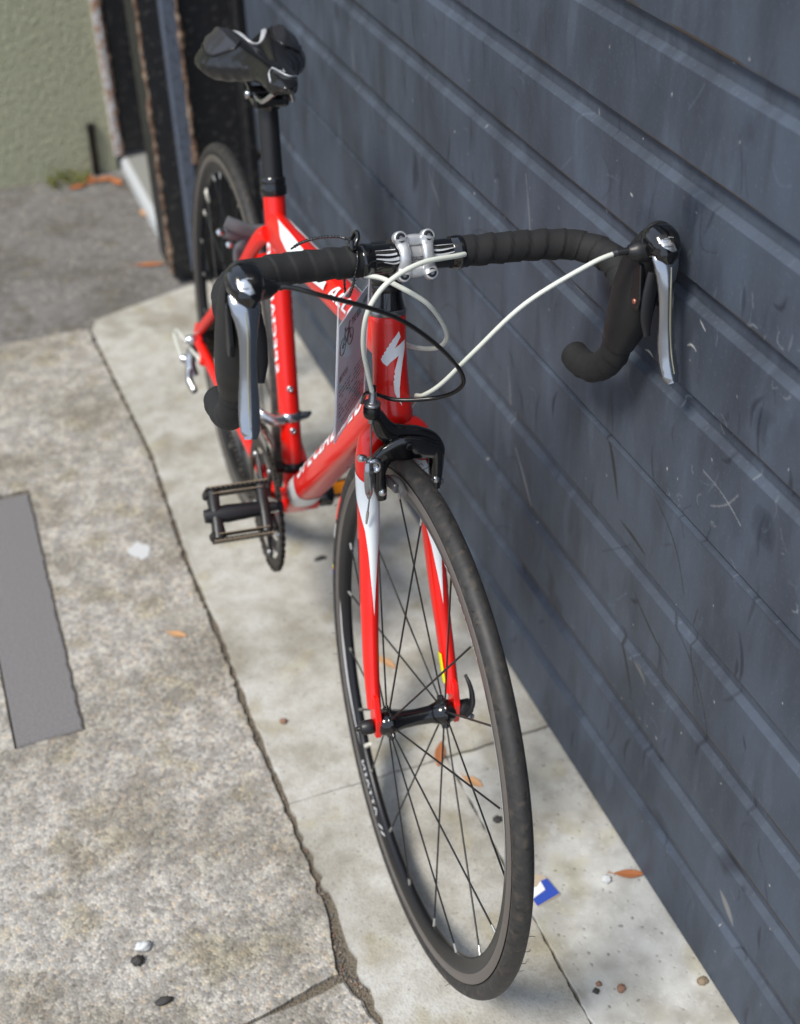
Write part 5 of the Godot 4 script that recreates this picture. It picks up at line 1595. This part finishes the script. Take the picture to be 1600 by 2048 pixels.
func drivetrain() -> void:
	var bb := Vector3(0, 0.2655, 0.4203)
	var facing := Basis(Vector3.BACK, Vector3.UP, Vector3.LEFT)         # z, y plane, thickness towards -x
	var k := group_node("crankset", bike)
	var st := S()
	var g := gear_ring(53, 0.1045, 0.1085, 0.088)
	annulus(st, g[0], 0.0885, Transform3D(facing, bb + Vector3(-0.0455, 0, 0)), 0.003)
	obj("chainring", st, M.grease, k)
	st = S()
	g = gear_ring(39, 0.0765, 0.0805, 0.062)
	annulus(st, g[0], 0.062, Transform3D(facing, bb + Vector3(-0.0385, 0, 0)), 0.003)
	obj("chainring", st, M.steel, k)
	var ca := deg_to_rad(34.5)
	for i in 5:
		var a := ca + TAU * i / 5 + PI / 5
		var dirv := Vector3(0, sin(a), cos(a))
		st = S()
		tube(st, [bb + Vector3(-0.047, 0, 0) + dirv * 0.012, bb + Vector3(-0.047, 0, 0) + dirv * 0.05, bb + Vector3(-0.046, 0, 0) + dirv * 0.092], [0.011, 0.007, 0.006], [0.006, 0.0045, 0.003], 10, Vector3(0, -dirv.z, dirv.y))
		obj("spider_arm", st, M.black, k)
		st = S()
		lathe(st, bb + Vector3(-0.046, 0, 0) + dirv * 0.083, Vector3.LEFT, [Vector2(0.005, -0.004), Vector2(0.005, 0.005), Vector2(0.003, 0.006)], 12)
		obj("ring_bolt", st, M.steel, k)
	for s: float in [-1.0, 1.0]:
		var dirv := Vector3(0, sin(ca), cos(ca)) * -s
		var o := bb + Vector3(0.052 * s, 0, 0)
		st = S()
		lathe(st, bb + Vector3(0.034 * s, 0, 0), Vector3.RIGHT * s, [Vector2(0.013, 0), Vector2(0.019, 0.004), Vector2(0.019, 0.022), Vector2(0.012, 0.028), Vector2(0.006, 0.0285)], 24)
		tube(st, [o - dirv * 0.010, o + dirv * 0.03 + Vector3(0.003 * s, 0, 0), o + dirv * 0.11 + Vector3(0.008 * s, 0, 0), o + dirv * 0.163 + Vector3(0.011 * s, 0, 0), o + dirv * 0.182 + Vector3(0.011 * s, 0, 0)], [0.019, 0.0145, 0.012, 0.0135, 0.008], [0.0085, 0.0075, 0.0065, 0.007, 0.005], 16, Vector3(0, -dirv.z, dirv.y), true, 2.6)
		obj("crank_arm", st, M.gloss_black, k)
		pedal(o + dirv * 0.170 + Vector3(0.011 * s, 0, 0), s)
	# chain: top and bottom runs with links that show
	var c := group_node("chain", bike)
	var cog := Vector3(-0.040, WR, 0.0)
	var path := []
	for i in 15:
		var a := deg_to_rad(100.0 - 195.0 * i / 14.0)
		path.append(bb + Vector3(-0.0470, sin(a) * 0.1068, cos(a) * 0.1068))
	var low := [Vector3(-0.045, 0.195, 0.30), Vector3(-0.043, 0.215, 0.16), Vector3(-0.041, 0.231, 0.052), Vector3(-0.041, 0.210, 0.020)]
	var upper := [cog + Vector3(0, 0.036, 0.012), bb + Vector3(-0.0470, 0.1052, -0.0185)]
	st = S()
	links(st, resample(spline(path, 3), 0.0127))
	obj("chain_wrap", st, M.grease, c)
	st = S()
	links(st, resample(upper, 0.0127))
	obj("upper_run", st, M.grease, c)
	st = S()
	links(st, resample([path[-1]] + low, 0.0127))
	obj("lower_run", st, M.grease, c)
	# cassette
	var cs := group_node("cassette", bike)
	var sizes := [12, 13, 14, 15, 17, 19, 21, 23, 25]
	for i in 9:
		st = S()
		var r: float = sizes[i] * 0.0127 / TAU
		annulus(st, gear_ring(sizes[i], r - 0.0022, r + 0.0022, 0.015)[0], 0.016, Transform3D(facing, Vector3(-0.0545 + 0.0040 * i, WR, 0)), 0.0019)
		obj("sprocket", st, M.grease, cs)
	# front derailleur: band, arm, cage
	var fd := group_node("front_derailleur", bike)
	var su := Vector3(0, sin(1.2874), -cos(1.2874))
	st = S()
	lathe(st, bb + su * 0.137, su, [Vector2(0.0165, -0.007), Vector2(0.0188, -0.0055), Vector2(0.0192, 0.0), Vector2(0.0188, 0.0055), Vector2(0.0165, 0.007)], 28)
	tube(st, spline([bb + su * 0.137 + Vector3(0.014, 0, 0.006), bb + su * 0.137 + Vector3(0.026, 0, 0.004), bb + su * 0.137 + Vector3(0.034, 0.001, 0.0)], 4), [0.0075, 0.0062, 0.003], [0.007, 0.006, 0.003], 12)
	obj("clamp_band", st, M.chrome, fd)
	st = S()
	tube(st, spline([bb + su * 0.137 + Vector3(-0.012, 0, 0.010), bb + su * 0.139 + Vector3(-0.028, 0.0, 0.012), bb + su * 0.142 + Vector3(-0.044, 0.006, 0.006), bb + su * 0.146 + Vector3(-0.050, 0.008, -0.004)], 5), [0.010, 0.009, 0.008, 0.005], [0.007, 0.007, 0.006, 0.004], 14, Vector3.UP)
	obj("linkage", st, M.polish, fd)
	for x: float in [-0.0415, -0.0525]:
		st = S()
		tube(st, spline([bb + Vector3(x, 0.125, 0.028), bb + Vector3(x, 0.122, -0.012), bb + Vector3(x, 0.110, -0.055), bb + Vector3(x, 0.094, -0.085)], 4), 0.0010, [0.010, 0.011, 0.009, 0.006], 10, Vector3.RIGHT)
		obj("cage_plate", st, M.chrome, fd)
	st = S()
	lathe(st, bb + su * 0.055, su, [Vector2(0.0160, -0.008), Vector2(0.0178, -0.007), Vector2(0.0178, 0.007), Vector2(0.0160, 0.008)], 24)
	box(st, bb + su * 0.055 + Vector3(-0.022, 0, 0), Vector3(0.018, 0.014, 0.016), 0.002)
	obj("sensor_band", st, M.black, bike)
	# rear derailleur
	var rd := group_node("rear_derailleur", bike)
	st = S()
	tube(st, spline([Vector3(-0.072, 0.318, -0.006), Vector3(-0.078, 0.302, -0.010), Vector3(-0.082, 0.283, -0.004), Vector3(-0.079, 0.264, 0.008)], 5), [0.010, 0.0105, 0.0095, 0.010], [0.008, 0.010, 0.009, 0.009], 14, Vector3.RIGHT)
	obj("body", st, M.polish, rd)
	st = S()
	tube(st, [Vector3(-0.094, 0.286, -0.022), Vector3(-0.080, 0.285, -0.014)], [0.007, 0.0085], null, 16)
	tube(st, spline([Vector3(-0.086, 0.276, 0.004), Vector3(-0.089, 0.262, 0.020), Vector3(-0.084, 0.252, 0.040)], 4), [0.009, 0.011, 0.008], [0.006, 0.007, 0.006], 14)
	obj("outer_link", st, M.chrome, rd)
	st = S()
	lathe(st, Vector3(-0.068, 0.318, -0.004), Vector3.LEFT, [Vector2(0.008, 0), Vector2(0.008, 0.008), Vector2(0.004, 0.010)], 14)
	obj("hanger_bolt", st, M.black, rd)
	for p in [Vector3(-0.041, 0.250, 0.014), Vector3(-0.041, 0.200, 0.034)]:
		st = S()
		annulus(st, gear_ring(11, 0.018, 0.0225, 0.004)[0], 0.004, Transform3D(facing, p + Vector3(0.002, 0, 0)), 0.004)
		obj("pulley", st, M.black, rd)
	for x: float in [-0.036, -0.048]:
		st = S()
		tube(st, [Vector3(x, 0.262, 0.010), Vector3(x, 0.225, 0.024), Vector3(x, 0.188, 0.039)], 0.0011, [0.012, 0.008, 0.012], 12, Vector3.RIGHT)
		obj("cage_plate", st, M.steel, rd)
	st = S()
	tube(st, spline([Vector3(-0.072, 0.318, 0.055), Vector3(-0.079, 0.316, 0.010), Vector3(-0.086, 0.312, -0.060), Vector3(-0.088, 0.302, -0.100), Vector3(-0.090, 0.290, -0.112), Vector3(-0.091, 0.283, -0.098), Vector3(-0.092, 0.282, -0.050), Vector3(-0.092, 0.285, -0.024)], 6), 0.0024, 0.0024, 10)
	obj("gear_cable_loop", st, M.cable_white, rd)

func resample(pts: Array, step: float) -> Array:
	var out := [pts[0]]
	var left := step
	for i in pts.size() - 1:
		var a: Vector3 = pts[i]
		var b: Vector3 = pts[i + 1]
		var l := a.distance_to(b)
		var at := left
		while at <= l:
			out.append(a.lerp(b, at / l))
			at += step
		left = at - l
	return out

func links(st: SurfaceTool, pts: Array) -> void:
	for i in pts.size() - 1:
		var a: Vector3 = pts[i]
		var b: Vector3 = pts[i + 1]
		var t := (b - a).normalized()
		var n := Vector3.RIGHT.cross(t).normalized()
		var off := 0.0028 if i % 2 == 0 else 0.0017
		for s: float in [-1.0, 1.0]:
			var e := (b - a) * 0.18
			tube(st, [a - e + Vector3(off * s, 0, 0), a + Vector3(off * s, 0, 0), (a + b) / 2 + Vector3(off * s, 0, 0), b + Vector3(off * s, 0, 0), b + e + Vector3(off * s, 0, 0)], [0.0026, 0.0042, 0.0032, 0.0042, 0.0026], 0.0005, 6, n)
		tube(st, [a + Vector3(-0.0036, 0, 0), a + Vector3(0.0036, 0, 0)], 0.0022, 0.0022, 6)

func pedal(at: Vector3, s: float) -> void:
	# local axes: x outwards along the axle, y up through the platform, z forward
	var p := group_node("pedal", bike)
	p.position = at
	p.basis = Basis(Vector3.RIGHT, deg_to_rad(44.0 if s < 0 else -38.0))
	var st := S()
	tube(st, [Vector3(0.0, 0, 0), Vector3(0.012 * s, 0, 0), Vector3(0.03 * s, 0, 0), Vector3(0.075 * s, 0, 0), Vector3(0.098 * s, 0, 0), Vector3(0.108 * s, 0, 0)], [0.0070, 0.0080, 0.0165, 0.0130, 0.0135, 0.0095], null, 18)
	obj("axle_barrel", st, M.satin_black, p)
	for x: float in [0.022, 0.092]:
		st = S()
		tube(st, [Vector3(x * s, 0, -0.034), Vector3(x * s, 0, -0.012), Vector3(x * s, 0, 0.012), Vector3(x * s, 0, 0.034)], [0.0100, 0.0085, 0.0085, 0.0100], [0.0140, 0.0115, 0.0115, 0.0140], 12, Vector3.RIGHT, true, 3.0)
		obj("cross_bar", st, M.satin_black, p)
	for e: float in [-1.0, 1.0]:
		st = S()
		var poly := PackedVector2Array()
		var n := 26
		for i in n + 1:
			poly.append(Vector2(lerpf(0.012, 0.102, float(i) / n), 0.0135 if i % 2 == 0 else 0.0158))
		for i in n + 1:
			poly.append(Vector2(lerpf(0.102, 0.012, float(i) / n), -0.0135 if i % 2 == 0 else -0.0158))
		var b := Basis(Vector3.RIGHT * s, Vector3.UP, Vector3.BACK * s)
		prism(st, poly, Transform3D(b, Vector3(0, 0, 0.0365 * e - 0.0011 * s)), 0.0022, 0.0)
		for q in [0.014, 0.100]:
			box(st, Vector3(q * s, 0, 0.030 * e), Vector3(0.010, 0.024, 0.012), 0.003)
		box(st, Vector3(0.057 * s, 0, 0.0292 * e), Vector3(0.076, 0.020, 0.002), 0.0006)
		obj("cage_plate", st, M.cage, p)
		st = S()
		for y: float in [-1.0, 1.0]:
			box(st, Vector3(0.057 * s, 0.0142 * y, 0.0388 * e), Vector3(0.090, 0.0020, 0.0016), 0.0004)
			box(st, Vector3(0.057 * s, 0.0142 * y, 0.0292 * e), Vector3(0.074, 0.0018, 0.0014), 0.0004)
		obj("worn_edge", st, M.dust_edge, p)
		if s < 0: continue
		st = S()
		box(st, Vector3(0.057 * s, 0.0, 0.0398 * e), Vector3(0.052, 0.020, 0.004), 0.0012)
		obj("reflector", st, M.orange, p)

# ---------------------------------------------------------------- price tag
func price_tag() -> void:
	var g := group_node("price_tag")
	g.transform = lean()
	tag(g, "printed white price card in a clear plastic sleeve hanging from the handlebar", "price tag")
	var e := Vector3(-0.06, 0.0, 0.087).normalized()
	var n := e.cross(Vector3.UP).normalized()             # the side that the camera sees
	if n.x < 0: n = -n
	var a := Vector3(-0.0295, 0.0, 0.8235)
	var at := func(u: float, y: float, off := 0.0) -> Vector3: return a + e * u + Vector3(0, y, 0) + n * off
	var st := S()
	var b := Basis(e, Vector3.UP, e.cross(Vector3.UP))
	prism(st, PackedVector2Array([Vector2(0.002, 0.704), Vector2(0.1035, 0.704), Vector2(0.1035, 0.839), Vector2(0.002, 0.839)]), Transform3D(b, a - b.z * 0.0003), 0.0006, 0.0)
	obj("card", st, M.card, g)
	for s: float in [-1.0, 1.0]:
		st = S()
		var q := [at.call(-0.002, 0.699, 0.0012 * s), at.call(0.1075, 0.699, 0.0012 * s), at.call(0.1075, 0.866, 0.0012 * s), at.call(-0.002, 0.866, 0.0012 * s)]
		st.set_smooth_group(-1)
		tri(st, q[0], q[2], q[1]); tri(st, q[0], q[3], q[2])
		obj("sleeve", st, M.sleeve, g)
	st = S()
	for l in [[Vector2(-0.002, 0.699), Vector2(0.1075, 0.699)], [Vector2(0.1075, 0.699), Vector2(0.1075, 0.866)], [Vector2(0.1075, 0.866), Vector2(-0.002, 0.866)], [Vector2(-0.002, 0.866), Vector2(-0.002, 0.699)]]:
		tube(st, [at.call(l[0].x, l[0].y), at.call(l[1].x, l[1].y)], 0.0009, 0.0013, 6)
	obj("sleeve_seam", st, mat(Color(0.9, 0.9, 0.93, 0.45), 0.2), g)
	(g.get_child(g.get_child_count() - 1) as MeshInstance3D).material_override.transparency = BaseMaterial3D.TRANSPARENCY_ALPHA
	# print: u runs from the near corner (left) to the far one
	var pr := func(q: Vector2) -> Vector3: return at.call(0.1035 - q.x, q.y, 0.0007)
	st = S()
	lay(st, text_tris("THE BIKE", Rect2(0.044, 0.818, 0.034, 0.009), true), pr, 1.0)
	lay(st, text_tris("SHOP", Rect2(0.082, 0.823, 0.016, 0.007), true), pr, 1.0)
	for w: float in [0.014, 0.040]:
		var o := []
		for i in 29: o.append(pr.call(Vector2(w, 0.808) + Vector2.from_angle(TAU * i / 28) * 0.0095))
		tube(st, o, 0.0006, 0.0002, 6, n, false)
		o = []
		for i in 13: o.append(pr.call(Vector2(w, 0.808) + Vector2.from_angle(TAU * i / 12) * 0.002))
		tube(st, o, 0.0006, 0.0002, 6, n, false)
	for l in [[14, 808, 21, 822], [21, 822, 34, 822], [34, 822, 26, 808], [26, 808, 20, 820], [14, 808, 26, 808], [34, 822, 40, 808], [34, 822, 33, 827], [33, 827, 37, 828], [21, 822, 20, 826], [18, 826, 23, 826]]:
		tube(st, [pr.call(Vector2(l[0], l[1]) / 1000.0), pr.call(Vector2(l[2], l[3]) / 1000.0)], 0.0006, 0.0002, 6, n, false)
	lay(st, text_tris("RECYCLES", Rect2(0.006, 0.768, 0.028, 0.007), true), pr, 1.0)
	lay(st, poly_tris(PackedVector2Array([Vector2(0.008, 0.790), Vector2(0.015, 0.777), Vector2(0.017, 0.786), Vector2(0.024, 0.790), Vector2(0.018, 0.778), Vector2(0.009, 0.776)])), pr, 1.0)
	rng.seed = 33
	for r in 9:                                           # rows of small type
		var y := 0.756 - r * 0.0053
		var x := 0.006
		while x < 0.094:
			var w := rng.randf_range(0.003, 0.010)
			if rng.randf() < 0.8: lay(st, poly_tris(PackedVector2Array([Vector2(x, y), Vector2(x + w, y), Vector2(x + w, y + 0.0013), Vector2(x, y + 0.0013)])), pr, 1.0)
			x += w + 0.002
	obj("print", st, M.ink, g)
	# beaded tie round the bar
	st = S()
	var c := Vector3(-0.0655, 0.89, 0.87)
	var loop := []
	for i in 25:
		var t := TAU * i / 24.0 + 1.9
		var r := 0.0186
		var p := c + Vector3(0.004 * sin(t * 1.0), r * sin(t), r * cos(t))
		if sin(t) < -0.3: p += Vector3(0.0, (sin(t) + 0.3) * 0.026, 0.002)
		loop.append(p)
	beads(st, loop)
	obj("beaded_tie", st, M.gloss_black, g)
	st = S()
	var tail := spline([c + Vector3(0.003, 0.021, -0.004), c + Vector3(-0.010, 0.0225, -0.014), c + Vector3(-0.024, 0.016, -0.030), c + Vector3(-0.038, 0.003, -0.050), c + Vector3(-0.046, -0.010, -0.064)], 6)
	beads(st, tail)
	obj("tie_tail", st, M.gloss_black, g)
	st = S()
	box(st, c + Vector3(0.0, 0.0195, 0.004), Vector3(0.008, 0.010, 0.014), 0.002, Basis(Vector3.RIGHT, -0.5))
	tube(st, spline([c + Vector3(0.002, 0.022, -0.008), c + Vector3(0.006, 0.031, -0.004), c + Vector3(0.005, 0.029, 0.005), c + Vector3(0.001, 0.022, 0.009)], 4), 0.0024, 0.0024, 8)
	obj("tie_clasp", st, M.gloss_black, g)

func beads(st: SurfaceTool, pts: Array) -> void:
	tube(st, pts, 0.0011, 0.0011, 6)
	var list := resample(pts, 0.0042)
	for i in list.size() - 1:
		var a: Vector3 = list[i]
		var t: Vector3 = (list[i + 1] - a).normalized()
		tube(st, [a - t * 0.0007, a, a + t * 0.0007], [0.0010, 0.0020, 0.0010], null, 8)
